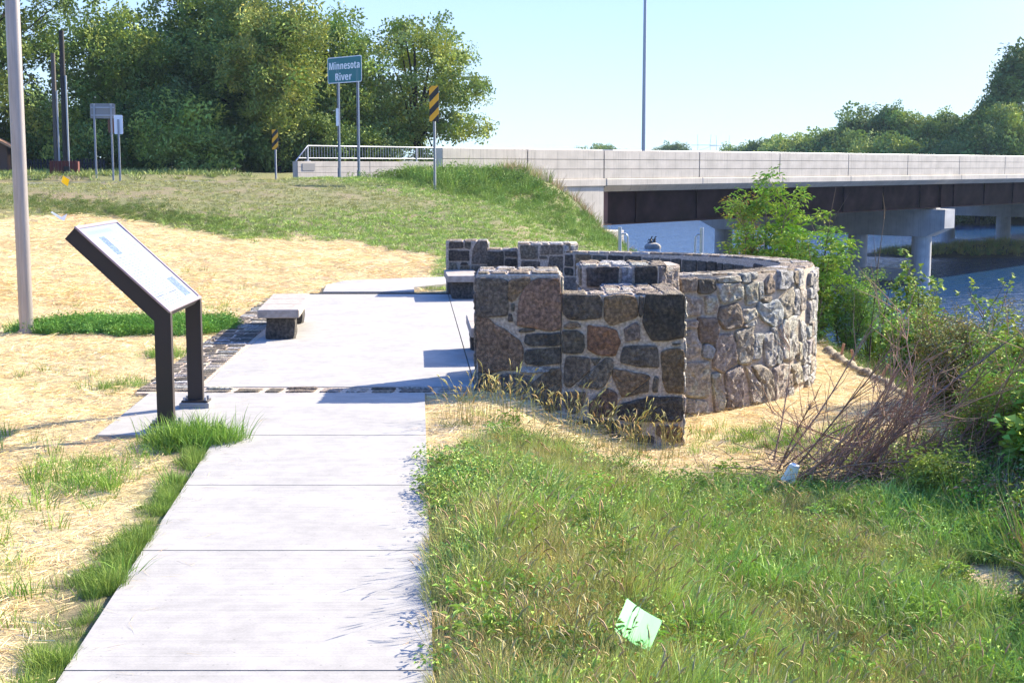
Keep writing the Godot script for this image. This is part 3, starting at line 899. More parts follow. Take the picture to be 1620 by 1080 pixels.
	stone(p4, ff, "d", [0.06, 0.30, 0.36, 0.30, 0.34, 0.52, 0.06, 0.53], 0.02)
	stone(p4, ff, "g", [0.42, 0.32, 0.68, 0.30, 0.69, 0.60, 0.48, 0.60, 0.47, 0.5], 0.02)
	rubble(p4, ff, 0.02, 0.0, 0.69, 0.28, 0.26, dark)
	rubble(p4, plane_frame(P(0.78, 0.0, 21.35), Vector3(0.757, 0, -0.653), Y), 0.0, 0.0, 0.29, 0.77, 0.2, ["b", "m", "t"])
	rubble(p4, plane_frame(P(0.09, 0.775, 21.36), X, Z), 0.0, 0.0, 0.8, 0.54, 0.28, tops, 0.014)
	mb = MB.new()
	mb.box(P(-0.15, 0.1, 22.2), Vector3(0.25, 0.555, 0.2), 0.0)
	var p5 := part(mb.done(), "low_wall", M["mortar"], wall)
	rubble(p5, plane_frame(P(-0.40, 0.0, 22.0), X, Y), 0.0, 0.0, 0.49, 0.65, 0.25, ["k", "d", "k"])
	rubble(p5, plane_frame(P(-0.40, 0.655, 22.0), X, Z), 0.0, 0.0, 0.49, 0.4, 0.25, tops, 0.014)
	mb = MB.new()
	mb.box(P(-0.70, 0.09, 22.25), Vector3(0.325, 0.69, 0.26), 0.01)
	var p6 := part(mb.done(), "far_end_pier", M["mortar"], wall)
	var fe := plane_frame(P(-1.03, 0, 21.992), X, Y)
	stone(p6, fe, "k", [0.05, 0.67, 0.28, 0.68, 0.28, 0.78, 0.06, 0.785], 0.02)
	stone(p6, fe, "d", [0.30, 0.68, 0.39, 0.66, 0.40, 0.78, 0.30, 0.785], 0.02)
	stone(p6, fe, "g", [0.40, 0.44, 0.66, 0.44, 0.65, 0.80, 0.50, 0.80, 0.42, 0.66], 0.02)
	stone(p6, fe, "k", [0.05, 0.48, 0.37, 0.48, 0.37, 0.64, 0.05, 0.65], 0.02)
	stone(p6, fe, "g", [0.04, 0.26, 0.20, 0.27, 0.17, 0.45, 0.05, 0.46], 0.02)
	stone(p6, fe, "k", [0.22, 0.42, 0.36, 0.42, 0.33, 0.46, 0.25, 0.46], 0.02)
	rubble(p6, fe, 0.21, 0.2, 0.65, 0.42, 0.22, dark)
	rubble(p6, fe, 0.02, 0.0, 0.65, 0.2, 0.25, dark)
	rubble(p6, plane_frame(P(-1.03, 0.78, 22.0), X, Z), 0.0, 0.0, 0.65, 0.5, 0.28, tops, 0.014)
	rubble(p6, plane_frame(P(-0.372, 0.6, 22.0), Z, Y), 0.0, 0.0, 0.5, 0.17, 0.2, lit, 0.014)

# ============================================================ bridge
const BD := Vector3(0.645, -0.0045, -0.764)      # along the bridge, away from the camera
const BM := Vector3(0.764, 0, 0.645)             # across it, towards the camera

func bp(s: float, r: float, y: float) -> Vector3:
	return Vector3(-2.11, y, -43.6) + BD * s + BM * r

func bbox(mb: MB, s0: float, s1: float, r0: float, r1: float, y0: float, y1: float, bev := 0.0):
	mb.box(bp((s0 + s1) / 2, (r0 + r1) / 2, (y0 + y1) / 2), Vector3((s1 - s0) / 2, (y1 - y0) / 2, (r1 - r0) / 2), bev, Basis(BD.normalized(), Vector3.UP, BM))

func bridge():
	var b := base("highway_bridge")
	tag(b, "long concrete and dark steel girder bridge crossing the river", "bridge")
	var mb := MB.new()
	# deck
	bbox(mb, 0.0, 130.0, -12.95, -0.36, 1.0, 1.2)
	part(mb.done(), "deck", M["asphalt"], b)
	mb = MB.new()
	mb.box(bp(-45.0, -6.7, 1.06 - 0.1), Vector3(45.0, 0.1, 5.7), 0.0, Basis(Vector3(0.645, 0, -0.764), Vector3.UP, BM))
	tag(part(mb.done(), "road", M["asphalt"]), "asphalt road leading onto the bridge behind the grass crest", "", "", "structure")
	# near parapet, panel by panel, each of three cast bands with grooves between
	var js := [0.0, 4.06, 8.25]
	while js[-1] < 128.0: js.append(js[-1] + 6.1)
	for i in js.size() - 1:
		mb = MB.new()
		var g := 0.03
		var s0: float = js[i] + (g if i > 0 else 0.0)
		var s1: float = js[i + 1] - g
		bbox(mb, s0, s1, -0.34, -0.035, 1.38, 2.36)
		for k in 3:
			bbox(mb, s0, s1, -0.02, 0.0, 1.395 + 0.327 * k, 1.395 + 0.327 * k + 0.305, 0.012)
			bbox(mb, s0, s1, -0.04, -0.02, 1.393 + 0.327 * k, 1.393 + 0.327 * k + 0.309)
		part(mb.done(), "parapet_panel", M["cast_concrete"], b)
	# deck edge with its raked underside
	for i in 22:
		mb = MB.new()
		var s0 := 8.42 + 6.1 * i if i > 0 else 8.34
		var s1 := 8.42 + 6.1 * (i + 1) - 0.012
		bbox(mb, s0, s1, -0.5, 0.06, 1.14, 1.385, 0.02)
		var a := bp(s0, 0.05, 1.142); var c := bp(s1, 0.05, 1.142)
		var d := bp(s1, -0.42, 0.92); var e := bp(s0, -0.42, 0.92)
		mb.quad(e, d, c, a)
		part(mb.done(), "deck_edge", M["cast_concrete"], b)
	# abutment and wing wall
	mb = MB.new()
	bbox(mb, -0.02, 8.25, -0.42, -0.012, -3.5, 1.13, 0.0)
	bbox(mb, -0.01, 8.31, -0.41, 0.05, 1.13, 1.385, 0.015)
	bbox(mb, 7.7, 8.25, -13.3, -0.42, -4.5, 0.95)
	part(mb.done(), "abutment", M["cast_concrete"], b)
	mb = MB.new()
	bbox(mb, 7.4, 9.0, -1.2, 0.35, -5.0, -0.42, 0.02)
	part(mb.done(), "abutment_footing", M["cast_concrete"], b)
	# girders: a lighter red-brown end piece, then dark webs with flanges and stiffeners
	for k in 5:
		mb = MB.new()
		var r := -0.62 - 2.75 * k
		bbox(mb, 9.3, 128.0, r - 0.01, r + 0.01, -0.22, 0.98)
		bbox(mb, 9.3, 128.0, r - 0.2, r + 0.2, -0.27, -0.22)
		bbox(mb, 9.3, 128.0, r - 0.2, r + 0.2, 0.95, 1.0)
		if k == 0:
			for i in 30: bbox(mb, 11.0 + i * 4.07, 11.02 + i * 4.07, r + 0.01, r + 0.07, -0.22, 0.95)
			bbox(mb, 37.7, 38.1, r - 0.14, r + 0.16, -0.22, 0.95)
		part(mb.done(), "girder", M["weathered_steel"], b)
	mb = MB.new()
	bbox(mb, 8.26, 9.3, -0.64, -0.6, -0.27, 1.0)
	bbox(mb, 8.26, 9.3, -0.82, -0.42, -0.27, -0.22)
	part(mb.done(), "girder_end", M["red_brown_steel"], b)
	# piers
	for s in [37.2, 68.0, 98.0]:
		mb = MB.new()
		var y1 := -0.33
		# cap: a long beam with raked ends
		var prof := [Vector2(0.25, y1), Vector2(0.25, y1 - 0.95), Vector2(-0.75, y1 - 1.40), Vector2(-13.2, y1 - 1.40), Vector2(-14.2, y1 - 0.95), Vector2(-14.2, y1)]
		for e in [-0.6, 0.6]:
			for i in range(1, 5):
				var p0 := bp(s + e, prof[0].x, prof[0].y); var p1 := bp(s + e, prof[i].x, prof[i].y); var p2 := bp(s + e, prof[i + 1].x, prof[i + 1].y)
				if e < 0: mb.tri(p0, p2, p1)
				else: mb.tri(p0, p1, p2)
		for i in 6:
			var q0: Vector2 = prof[i]; var q1: Vector2 = prof[(i + 1) % 6]
			mb.quad(bp(s - 0.6, q0.x, q0.y), bp(s - 0.6, q1.x, q1.y), bp(s + 0.6, q1.x, q1.y), bp(s + 0.6, q0.x, q0.y))
		for k in 5:
			var r := -0.62 - 2.75 * k
			bbox(mb, s - 0.25, s + 0.25, r - 0.25, r + 0.25, y1, -0.27)
		var pier := part(mb.done(), "pier_cap", M["pier_concrete"], b)
		for r in [-1.2, -4.75, -8.9, -13.0]:
			mb = MB.new()
			mb.tube([bp(s, r, -6.0), bp(s, r, y1 - 1.38)], [0.5, 0.5], 24, false)
			part(mb.done(), "column", M["pier_concrete"], pier)
		mb = MB.new()
		bbox(mb, s - 0.32, s + 0.32, -13.0, -1.2, -4.05, -3.45, 0.03)
		part(mb.done(), "strut", M["pier_concrete"], pier)
	# far barrier with its railing
	var bj := [5.6, 9.55, 14.0]
	while bj[-1] < 128.0: bj.append(bj[-1] + 6.1)
	for i in bj.size() - 1:
		mb = MB.new()
		bbox(mb, bj[i] + 0.012, bj[i + 1] - 0.012, -13.3, -13.03, 1.2, 1.96)
		for k in 3:
			bbox(mb, bj[i] + 0.012, bj[i + 1] - 0.012, -13.03, -13.0, 1.27 + 0.235 * k, 1.27 + 0.235 * k + 0.222, 0.008)
		part(mb.done(), "far_barrier_panel", M["cast_concrete"], b)
	mb = MB.new()
	mb.tube([bp(5.62, -13.12, 1.97), bp(6.25, -13.12, 2.57), bp(128.0, -13.12, 2.57)], [0.03, 0.03, 0.03], 6)
	mb.tube([bp(5.75, -13.12, 2.09), bp(128.0, -13.12, 2.09)], [0.022, 0.022], 5)
	var rail := part(mb.done(), "pedestrian_railing", M["galvanised"], b)
	var x := 6.25
	while x < 128.0:
		mb = MB.new()
		bbox(mb, x - 0.03, x + 0.03, -13.15, -13.09, 1.95, 2.56)
		bbox(mb, x - 0.1, x + 0.1, -13.22, -13.05, 1.95, 1.985)
		part(mb.done(), "post", M["galvanised"], rail)
		x += 4.05 if x > 6.4 else 6.2
	var bal := MB.new()
	bal.tube([Vector3.ZERO, Vector3(0, 0.48, 0)], [0.011, 0.011], 4, false)
	var bm := bal.done()
	for i in 64:
		var s := 6.4 + i * 0.15
		var o := part(bm, "baluster", M["galvanised"], rail)
		o.position = bp(s, -13.12, 2.09)
	for i in 3:
		var o := part(bm, "baluster", M["galvanised"], rail)
		o.position = bp(5.86 + i * 0.13, -13.12, 2.09)
		o.scale = Vector3(1, 0.25 + 0.26 * i, 1)
	var xf := []
	var cols := []
	var s := 16.0
	while s < 127.0:
		xf.append(Transform3D(Basis.IDENTITY, bp(s, -13.12, 2.09)))
		cols.append(Color.WHITE)
		s += 0.15
	swarm(bm, xf, cols, "far_balusters", M["galvanised"], rail)
	mb = MB.new()
	bbox(mb, 5.85, 6.5, -13.0, -12.985, 1.60, 1.88)
	part(mb.done(), "plaque", M["sign_back"], b)
	# lamp post on the far side of the deck
	var lp := base("street_lamp", bp(28.66, -12.6, 1.2))
	tag(lp, "tall slim grey lamp post standing on the bridge deck", "lamp post")
	mb = MB.new()
	mb.tube([Vector3.ZERO, Vector3(0, 12.0, 0)], [0.11, 0.07], 12)
	part(mb.done(), "pole", M["galvanised"], lp)
	mb = MB.new()
	mb.tube([Vector3(0, 11.9, 0), BM * 0.8 + Vector3(0, 12.4, 0), BM * 2.4 + Vector3(0, 12.6, 0)], [0.05, 0.045, 0.04], 8)
	part(mb.done(), "arm", M["galvanised"], lp)
	mb = MB.new()
	mb.box(BM * 2.7 + Vector3(0, 12.58, 0), Vector3(0.35, 0.08, 0.16), 0.04, Basis(BM, Vector3.UP, -BD.normalized()))
	part(mb.done(), "lamp_head", M["galvanised"], lp)

func far_side():
	# shed, posts, box and fence beyond the road
	var sh := base("shed", P(-21.2, 1.42, 56.0), 0.25)
	tag(sh, "brown wooden shed with a pitched roof at the edge of the trees", "shed")
	var mb := MB.new()
	mb.box(Vector3(0, 0.5, 0), Vector3(1.5, 0.6, 1.2), 0.0)
	part(mb.done(), "wall", M["shed_wood"], sh)
	mb = MB.new()
	mb.tri(Vector3(-1.5, 1.1, 1.2), Vector3(1.5, 1.1, 1.2), Vector3(0, 1.9, 1.2))
	mb.tri(Vector3(1.5, 1.1, -1.2), Vector3(-1.5, 1.1, -1.2), Vector3(0, 1.9, -1.2))
	part(mb.done(), "gable", M["shed_wood"], sh)
	for i in [-1, 1]:
		mb = MB.new()
		mb.box(Vector3(i * 0.85, 1.5, 0), Vector3(1.05, 0.04, 1.4), 0.0, Basis(Vector3(0, 0, 1), -i * 0.49))
		part(mb.done(), "roof_panel", M["stake"], sh)
	mb = MB.new()
	mb.box(Vector3(0.3, 0.45, 1.215), Vector3(0.45, 0.55, 0.015), 0.0)
	part(mb.done(), "door", M["red_brown_steel"], sh)
	var spec := [[-17.65, 55.5, 4.75, 0.10, "pole_wood", "bare grey utility pole to the left of the red box"], [-16.2, 52.0, 5.3, 0.105, "dark_wood", "taller dark wooden pole rising behind the red box"]]
	for s in spec:
		var p := base("wooden_pole", P(s[0], 1.3, s[1]))
		tag(p, s[5], "pole", "bare poles beyond the road")
		mb = MB.new()
		mb.tube([Vector3.ZERO, Vector3(0.02, s[2], 0)], [s[3], s[3] * 0.85], 10)
		part(mb.done(), "shaft", M[s[4]], p)
		mb = MB.new()
		mb.tube([Vector3(0.13, 0.0, 0.06), Vector3(0.13, s[2] * 0.7, 0.06)], [0.035, 0.035], 8)
		part(mb.done(), "conduit", M["galvanised"], p)
	var rb := base("red_box", P(-16.0, 1.3, 51.2), 0.2)
	tag(rb, "dark red timber enclosure around the foot of a pole", "enclosure")
	mb = MB.new()
	for i in 7: mb.box(Vector3(-0.39 + i * 0.13, 0.33, 0.3), Vector3(0.055, 0.33, 0.02), 0.004)
	part(mb.done(), "front_boards", M["red_paint"], rb)
	for i in [-1, 1]:
		mb = MB.new()
		mb.box(Vector3(i * 0.47, 0.32, 0), Vector3(0.02, 0.32, 0.3), 0.004)
		part(mb.done(), "side_board", M["red_paint"], rb)
	mb = MB.new()
	mb.box(Vector3(0.1, 0.33, 0.33), Vector3(0.1, 0.14, 0.012), 0.004)
	part(mb.done(), "hatch", M["dark_wood"], rb)
	var fn := base("picket_fence", P(-20.6, 1.3, 57.0), 0.06)
	tag(fn, "dark picket fence in the shade between the shed and the red box", "fence")
	for i in 34:
		mb = MB.new()
		mb.box(Vector3(i * 0.13, 0.36, 0), Vector3(0.045, 0.36 + rf(-0.03, 0.04), 0.012))
		part(mb.done(), "picket", M["dark_wood"], fn)
	for y in [0.15, 0.55]:
		mb = MB.new()
		mb.box(Vector3(2.1, y, -0.03), Vector3(2.2, 0.03, 0.018))
		part(mb.done(), "rail", M["dark_wood"], fn)
	var ub := base("utility_box", P(-16.9, 1.3, 53.5))
	tag(ub, "low pale utility box between the two poles", "utility box")
	mb = MB.new()
	mb.box(Vector3(0, 0.13, 0), Vector3(0.16, 0.13, 0.13), 0.02)
	part(mb.done(), "body", M["sign_back"], ub)
	# pylons far off
	for s in [[83.0, 620.0, 9.8, "faint lattice power pylon on the horizon, the left of two"], [94.0, 640.0, 9.6, "faint lattice power pylon on the horizon, the right of two"]]:
		var py := base("power_pylon", P(s[0], 0, s[1]))
		tag(py, s[3], "pylon", "power pylons on the horizon")
		mb = MB.new()
		var h: float = s[2] + 2.5
		for i in [-1, 1]:
			mb.tube([Vector3(i * 3.5, -2, 0), Vector3(i * 2.6, h * 0.6, 0), Vector3(i * 3.0, h, 0)], [0.12, 0.1, 0.06], 4)
		mb.tube([Vector3(-5.5, h * 0.62, 0), Vector3(5.5, h * 0.62, 0)], [0.1, 0.1], 4)
		for k in 4: mb.tube([Vector3(-2.9 + 0.1 * k, h * 0.14 * k, 0), Vector3(2.9 - 0.1 * k, h * 0.14 * (k + 1), 0)], [0.06, 0.06], 4)
		part(mb.done(), "lattice", M["galvanised"], py)

# ============================================================ benches, panel, signs
func rough_block(parent: Node, o: Vector3, h: Vector3, called := "support", round_ := 0.0, tone := "g"):
	var pts := PackedVector3Array()
	var cols := PackedColorArray()
	var idx := PackedInt32Array()
	var n := 6
	var sd := rf(0, 500)
	var c0: Color = TONES[tone] * rf(0.8, 1.0) * (1.9 if round_ > 0.0 else 1.2)
	for fc in 6:
		var st := pts.size()
		for j in n:
			for i in n:
				var a := -1.0 + 2.0 * i / (n - 1)
				var b := -1.0 + 2.0 * j / (n - 1)
				var p: Vector3 = [Vector3(a, b, 1), Vector3(-a, b, -1), Vector3(1, b, -a), Vector3(-1, b, a), Vector3(a, 1, -b), Vector3(a, -1, b)][fc]
				var q := p * h
				q *= lerpf(1.0, 0.86, pow(p.length() / 1.732, 8.0))
				if round_ > 0.0: q = q.lerp(p.normalized() * h, round_)
				q += p.normalized() * 0.035 * bump.get_noise_3d(q.x * 200 + sd, q.y * 200, q.z * 200)
				pts.append(o + q)
				var k := 1.0 + 0.4 * bump.get_noise_3d(q.x * 150 + sd, q.y * 150 + 60, q.z * 150)
				cols.append(Color(c0.r * k, c0.g * k, c0.b * k))
		for j in n - 1:
			for i in n - 1:
				var a := st + j * n + i
				idx.append_array([a, a + 1, a + n + 1, a, a + n + 1, a + n])
	part(smooth_mesh(pts, idx, cols), called, M["stone"], parent)

func benches():
	var spec := [
		[-2.735, 17.05, 0.47, 1.95, 0.075, "stone slab bench on two rough blocks, alone on the left edge of the plaza"],
		[-0.765, 21.35, 0.47, 1.15, 0.10, "stone slab bench beside the farthest pier of the wall"],
		[-0.235, 14.95, 0.46, 1.25, 0.07, "stone slab bench half hidden behind the nearest pier"],
	]
	for s in spec:
		var b := base("stone_bench", P(s[0], 0, s[1]), s[4])
		tag(b, s[5], "bench", "stone benches round the plaza")
		var L: float = s[3]
		var n := 3 if L > 1.5 else 2
		for i in n:                                       # the slab is cut in blocks by shallow grooves
			var mb := MB.new()
			mb.col = Color(1, 1, 1) * rf(0.92, 1.05)
			mb.box(Vector3(0, 0.302, L / 2 - (i + 0.5) * L / n), Vector3(s[2] / 2 + rf(-0.004, 0.004), 0.048, L / n / 2 - 0.004), 0.008)
			part(mb.done(), "slab", M["bench_stone"], b)
		for e in [1, -1]:
			rough_block(b, Vector3(rf(-0.02, 0.02), 0.12, e * (L / 2 - 0.22)), Vector3(0.17, 0.135, 0.13))

func info_panel():
	var o := base("information_panel", P(-2.62, 0, 11.2))
	tag(o, "tilted information panel on two dark brown metal posts beside the walk", "information panel")
	# side profile of a bent post, in (x, y)
	var prof := [Vector2(-0.085, 0.05), Vector2(0.04, 0.05), Vector2(0.04, 0.90), Vector2(-0.655, 1.545), Vector2(-0.735, 1.46), Vector2(-0.085, 0.84)]
	for e in [[0.5, 0.06, 0.05], [-0.53, 0.055, 0.0]]:
		var mb := MB.new()
		var z0: float = e[0] - 0.03
		var z1: float = e[0] + 0.03
		var idx := Geometry2D.triangulate_polygon(PackedVector2Array(prof))
		for i in range(0, idx.size(), 3):
			var a: Vector2 = prof[idx[i]]; var b: Vector2 = prof[idx[i + 1]]; var c: Vector2 = prof[idx[i + 2]]
			if (b - a).cross(c - a) < 0:
				var sw := b; b = c; c = sw
			mb.tri(Vector3(a.x, a.y, z1), Vector3(b.x, b.y, z1), Vector3(c.x, c.y, z1))
			mb.tri(Vector3(a.x, a.y, z0), Vector3(c.x, c.y, z0), Vector3(b.x, b.y, z0))
		for i in 6:
			var a: Vector2 = prof[i]; var b: Vector2 = prof[(i + 1) % 6]
			mb.quad(Vector3(a.x, a.y, z1), Vector3(a.x, a.y, z0), Vector3(b.x, b.y, z0), Vector3(b.x, b.y, z1))
		var p := part(mb.done(), "post", M["panel_metal"], o)
		mb = MB.new()
		mb.box(Vector3(-0.022, 0.052, e[0]), Vector3(0.11, 0.008, 0.075), 0.003)
		part(mb.done(), "base_plate", M["panel_metal"], p)
		for i in [-1, 1]:
			for j in [-1, 1]:
				mb = MB.new()
				mb.tube([Vector3(-0.022 + i * 0.088, 0.058, e[0] + j * 0.052), Vector3(-0.022 + i * 0.088, 0.085, e[0] + j * 0.052)], [0.012, 0.012], 6)
				part(mb.done(), "bolt", M["galvanised"], p)
		mb = MB.new()
		mb.box(Vector3(-0.022, -0.01 - e[2] * 0.4, e[0]), Vector3(0.125, 0.053 + e[2] * 0.4, 0.09), 0.006)
		part(mb.done(), "footing", M["concrete"], o)
	# frame and print between the posts
	var u := Vector3(0, 0, -1)
	var d := Vector3(-0.695, 0.645, 0).normalized()          # up the slope
	var nrm := u.cross(d).normalized()                      # towards the reader
	var L := 0.90
	var o0 := Vector3(0.035, 0.905, 0.0)
	var bs := Basis(u, d, nrm)
	var mb := MB.new()
	mb.box(o0 + d * (L / 2 + 0.02) - nrm * 0.03, Vector3(0.50, L / 2 + 0.02, 0.028), 0.004, bs)
	part(mb.done(), "tray", M["panel_metal"], o)
	mb = MB.new()
	mb.box(o0 + d * 0.012 + nrm * 0.006, Vector3(0.555, 0.014, 0.008), 0.003, bs)
	mb.box(o0 + d * (L + 0.03) + nrm * 0.006, Vector3(0.555, 0.014, 0.008), 0.003, bs)
	for e in [-1, 1]:
		mb.box(o0 + d * (L / 2 + 0.02) + nrm * 0.006 + u * e * 0.541, Vector3(0.014, L / 2 - 0.004, 0.008), 0.003, bs)
	part(mb.done(), "frame", M["panel_frame"], o)
	# print: columns of fine text and two blue pictures
	var im := Image.create(512, 512, false, Image.FORMAT_RGB8)
	im.fill(Color(0.60, 0.63, 0.68))
	im.fill_rect(Rect2i(0, 0, 512, 64), Color(0.46, 0.52, 0.62))
	im.fill_rect(Rect2i(60, 22, 300, 20), Color(0.42, 0.46, 0.55))
	im.fill_rect(Rect2i(118, 64, 84, 112), Color(0.30, 0.36, 0.52))
	im.fill_rect(Rect2i(368, 362, 106, 118), Color(0.29, 0.35, 0.52))
	for k in 700:
		var px := rng.randi_range(0, 1)
		var x := (rng.randi_range(118, 192) if px == 0 else rng.randi_range(368, 464))
		var y := (rng.randi_range(64, 170) if px == 0 else rng.randi_range(362, 474))
		var v := rf(-0.08, 0.14)
		im.fill_rect(Rect2i(x, y, 9, 5), Color(0.30 + v, 0.36 + v, 0.52 + v))
	for col in [[26, 190, 190], [230, 190, 110], [26, 320, 170], [215, 320, 130], [26, 430, 170], [215, 430, 130], [240, 70, 100], [370, 70, 100]]:
		var y: int = col[1]
		while y < mini(col[1] + 120, 494):
			var x: int = col[0]
			var stop: int = col[0] + (col[2] if rf(0, 1) > 0.15 else col[2] * 0.6)
			if y > 500: stop = 0
			while x < stop:
				var w := rng.randi_range(5, 18)
				im.fill_rect(Rect2i(x, y, mini(w, stop - x), 7), Color(0.28, 0.31, 0.39))
				x += w + 4
			y += 14
	var pm := mat("print", Color(1, 1, 1), 0.35)
	pm.albedo_texture = tex(im)
	mb = MB.new()
	var c0 := o0 + d * 0.02 + nrm * 0.002
	mb.quad_uv(c0 - u * 0.53, c0 + u * 0.53, c0 + u * 0.53 + d * L, c0 - u * 0.53 + d * L)
	part(mb.done(), "print", pm, o)

func lettering(text: String, cap: float, mat_: Material, parent: Node, at: Vector3, width := 0.0) -> void:
	var t := TextMesh.new()
	var f := SystemFont.new()
	f.font_names = PackedStringArray(["Droid Sans"])
	f.font_weight = 700
	t.font = f
	t.text = text
	t.font_size = 64
	t.pixel_size = cap / (64.0 * 0.714)
	t.depth = 0.006
	t.curve_step = 1.0
	var o := part(t, "lettering", mat_, parent)
	o.position = at
	if width > 0.0:
		var w := t.get_aabb().size.x
		if w > 0.01: o.scale = Vector3(width / w, 1, 1)

func plate(w: float, h: float, rad: float, thick: float) -> MB:      # a rounded sign blank facing +z
	var mb := MB.new()
	var out := []
	for k in 4:
		var c := Vector2([1, -1, -1, 1][k] * (w / 2 - rad), [1, 1, -1, -1][k] * (h / 2 - rad))
		for j in 5:
			var a := (k + j / 4.0) * PI / 2
			out.append(c + Vector2(cos(a), sin(a)) * rad)
	for i in out.size():
		var a: Vector2 = out[i]; var b: Vector2 = out[(i + 1) % out.size()]
		mb.tri(Vector3(0, 0, thick), Vector3(a.x, a.y, thick), Vector3(b.x, b.y, thick))
		mb.tri(Vector3.ZERO, Vector3(b.x, b.y, 0), Vector3(a.x, a.y, 0))
		mb.quad(Vector3(a.x, a.y, 0), Vector3(b.x, b.y, 0), Vector3(b.x, b.y, thick), Vector3(a.x, a.y, thick))
	return mb

func channel_post(h: float, w := 0.055) -> ArrayMesh:
	var mb := MB.new()
	mb.box(Vector3(0, h / 2, 0), Vector3(w / 2, h / 2, 0.004))
	for e in [-1, 1]: mb.box(Vector3(e * w / 2, h / 2, 0.018), Vector3(0.004, h / 2, 0.02))
	return mb.done()

func hazard_face(o: Node, w: float, h: float):
	part(plate(w, h, 0.03, 0.004).done(), "plate", M["sign_back"], o)
	# slanting bands, clipped to the face
	var box := PackedVector2Array([Vector2(-w / 2, -h / 2), Vector2(w / 2, -h / 2), Vector2(w / 2, h / 2), Vector2(-w / 2, h / 2)])
	var k := -8
	var step := w * 0.70
	while k < 9:
		var y0 := k * step - w * 0.1
		var band := PackedVector2Array([Vector2(-w, y0 - w), Vector2(w, y0 + w), Vector2(w, y0 + w + step), Vector2(-w, y0 - w + step)])
		for q in Geometry2D.intersect_polygons(box, band):
			var mb := MB.new()
			var idx := Geometry2D.triangulate_polygon(q)
			for i in range(0, idx.size(), 3):
				var a: Vector2 = q[idx[i]]; var b: Vector2 = q[idx[i + 1]]; var c: Vector2 = q[idx[i + 2]]
				if (b - a).cross(c - a) < 0:
					var sw := b; b = c; c = sw
				mb.tri(Vector3(a.x, a.y, 0.006), Vector3(b.x, b.y, 0.006), Vector3(c.x, c.y, 0.006))
			part(mb.done(), "stripe", M["marker_yellow"] if k % 2 == 0 else M["black_paint"], o)
		k += 1

func signs():
	# river name sign on two posts, turned towards the road
	var o := base("road_sign", P(-4.72, 0, 40.9), 0.0)
	o.rotation.y = -atan2(0.75, 0.66)
	tag(o, "green road sign with white lettering naming the river, on two steel posts", "road sign")
	var g := Node3D.new()
	g.name = "panel"
	g.position = Vector3(0, 4.54, 0.03)
	o.add_child(g, true)
	part(plate(1.68, 0.73, 0.06, 0.004).done(), "border", M["sign_white"], g)
	var f := part(plate(1.635, 0.685, 0.05, 0.003).done(), "face", M["sign_green"], g)
	f.position.z = 0.003
	lettering("Minnesota", 0.195, M["sign_white"], g, Vector3(0.0, 0.115, 0.008), 1.50)
	lettering("River", 0.195, M["sign_white"], g, Vector3(-0.06, -0.195, 0.008), 0.80)
	for e in [[-0.34, 1.33], [0.62, 1.27]]:
		var at := Vector3(e[0], 0, 0)
		var p := part(channel_post(3.35, 0.075), "post", M["galvanised"], o)
		p.position = Vector3(e[0], e[1] + 0.1, 0)
		var q := part(channel_post(0.55, 0.09), "stub", M["galvanised"], o)
		q.position = Vector3(e[0], e[1] - 0.1, 0.012)
	var t := part(plate(0.13, 0.5, 0.03, 0.004).done(), "number_plate", M["sign_white"], o)
	t.position = Vector3(-0.36, 3.22, 0.05)
	# striped object markers
	for s in [[-2.10, 39.0, 1.35, 0.27, 0.95, 2.42, "large yellow and black striped marker at the near end of the bridge parapet"], [-9.1, 55.2, 1.3, 0.25, 0.76, 1.72, "small yellow and black striped marker across the road, against the trees"]]:
		var m := base("object_marker", P(s[0], s[2] - 0.25, s[1]))
		tag(m, s[6], "marker sign", "striped markers at the bridge ends")
		m.rotation.y = -0.25
		var p := part(channel_post(s[5] + 0.2), "post", M["galvanised"], m)
		var pl := Node3D.new()
		pl.name = "panel"
		pl.position = Vector3(0, s[5], 0.035)
		m.add_child(pl, true)
		hazard_face(pl, s[3], s[4])
	# backs of signs across the road
	var d := base("sign_back", P(-14.35, 1.1, 50.5), 0.12)
	tag(d, "back of a wide road sign with a smaller plate below, on two posts", "road sign", "sign backs across the road")
	for e in [-0.31, 0.27]:
		var p := part(channel_post(2.85), "post", M["galvanised"], d)
		p.position = Vector3(e, 0, 0)
	var w := part(plate(0.86, 0.52, 0.05, 0.006).done(), "panel", M["sign_back"], d)
	w.position = Vector3(-0.02, 2.6, -0.02)
	var w2 := part(plate(0.30, 0.48, 0.04, 0.006).done(), "plate", M["shed_wood"], d)
	w2.position = Vector3(0.29, 2.08, -0.02)
	for y in [2.45, 2.72]:
		var mb := MB.new()
		mb.box(Vector3(-0.02, y, 0.0), Vector3(0.4, 0.02, 0.012))
		part(mb.done(), "brace", M["galvanised"], d)
	var k := base("sign_back", P(-13.75, 1.1, 50.2), 0.1)
	tag(k, "back of a narrow upright road sign on one post", "road sign", "sign backs across the road")
	part(channel_post(2.3), "post", M["galvanised"], k)
	var w3 := part(plate(0.30, 0.66, 0.04, 0.006).done(), "panel", M["sign_white"], k)
	w3.position = Vector3(0, 2.12, -0.02)

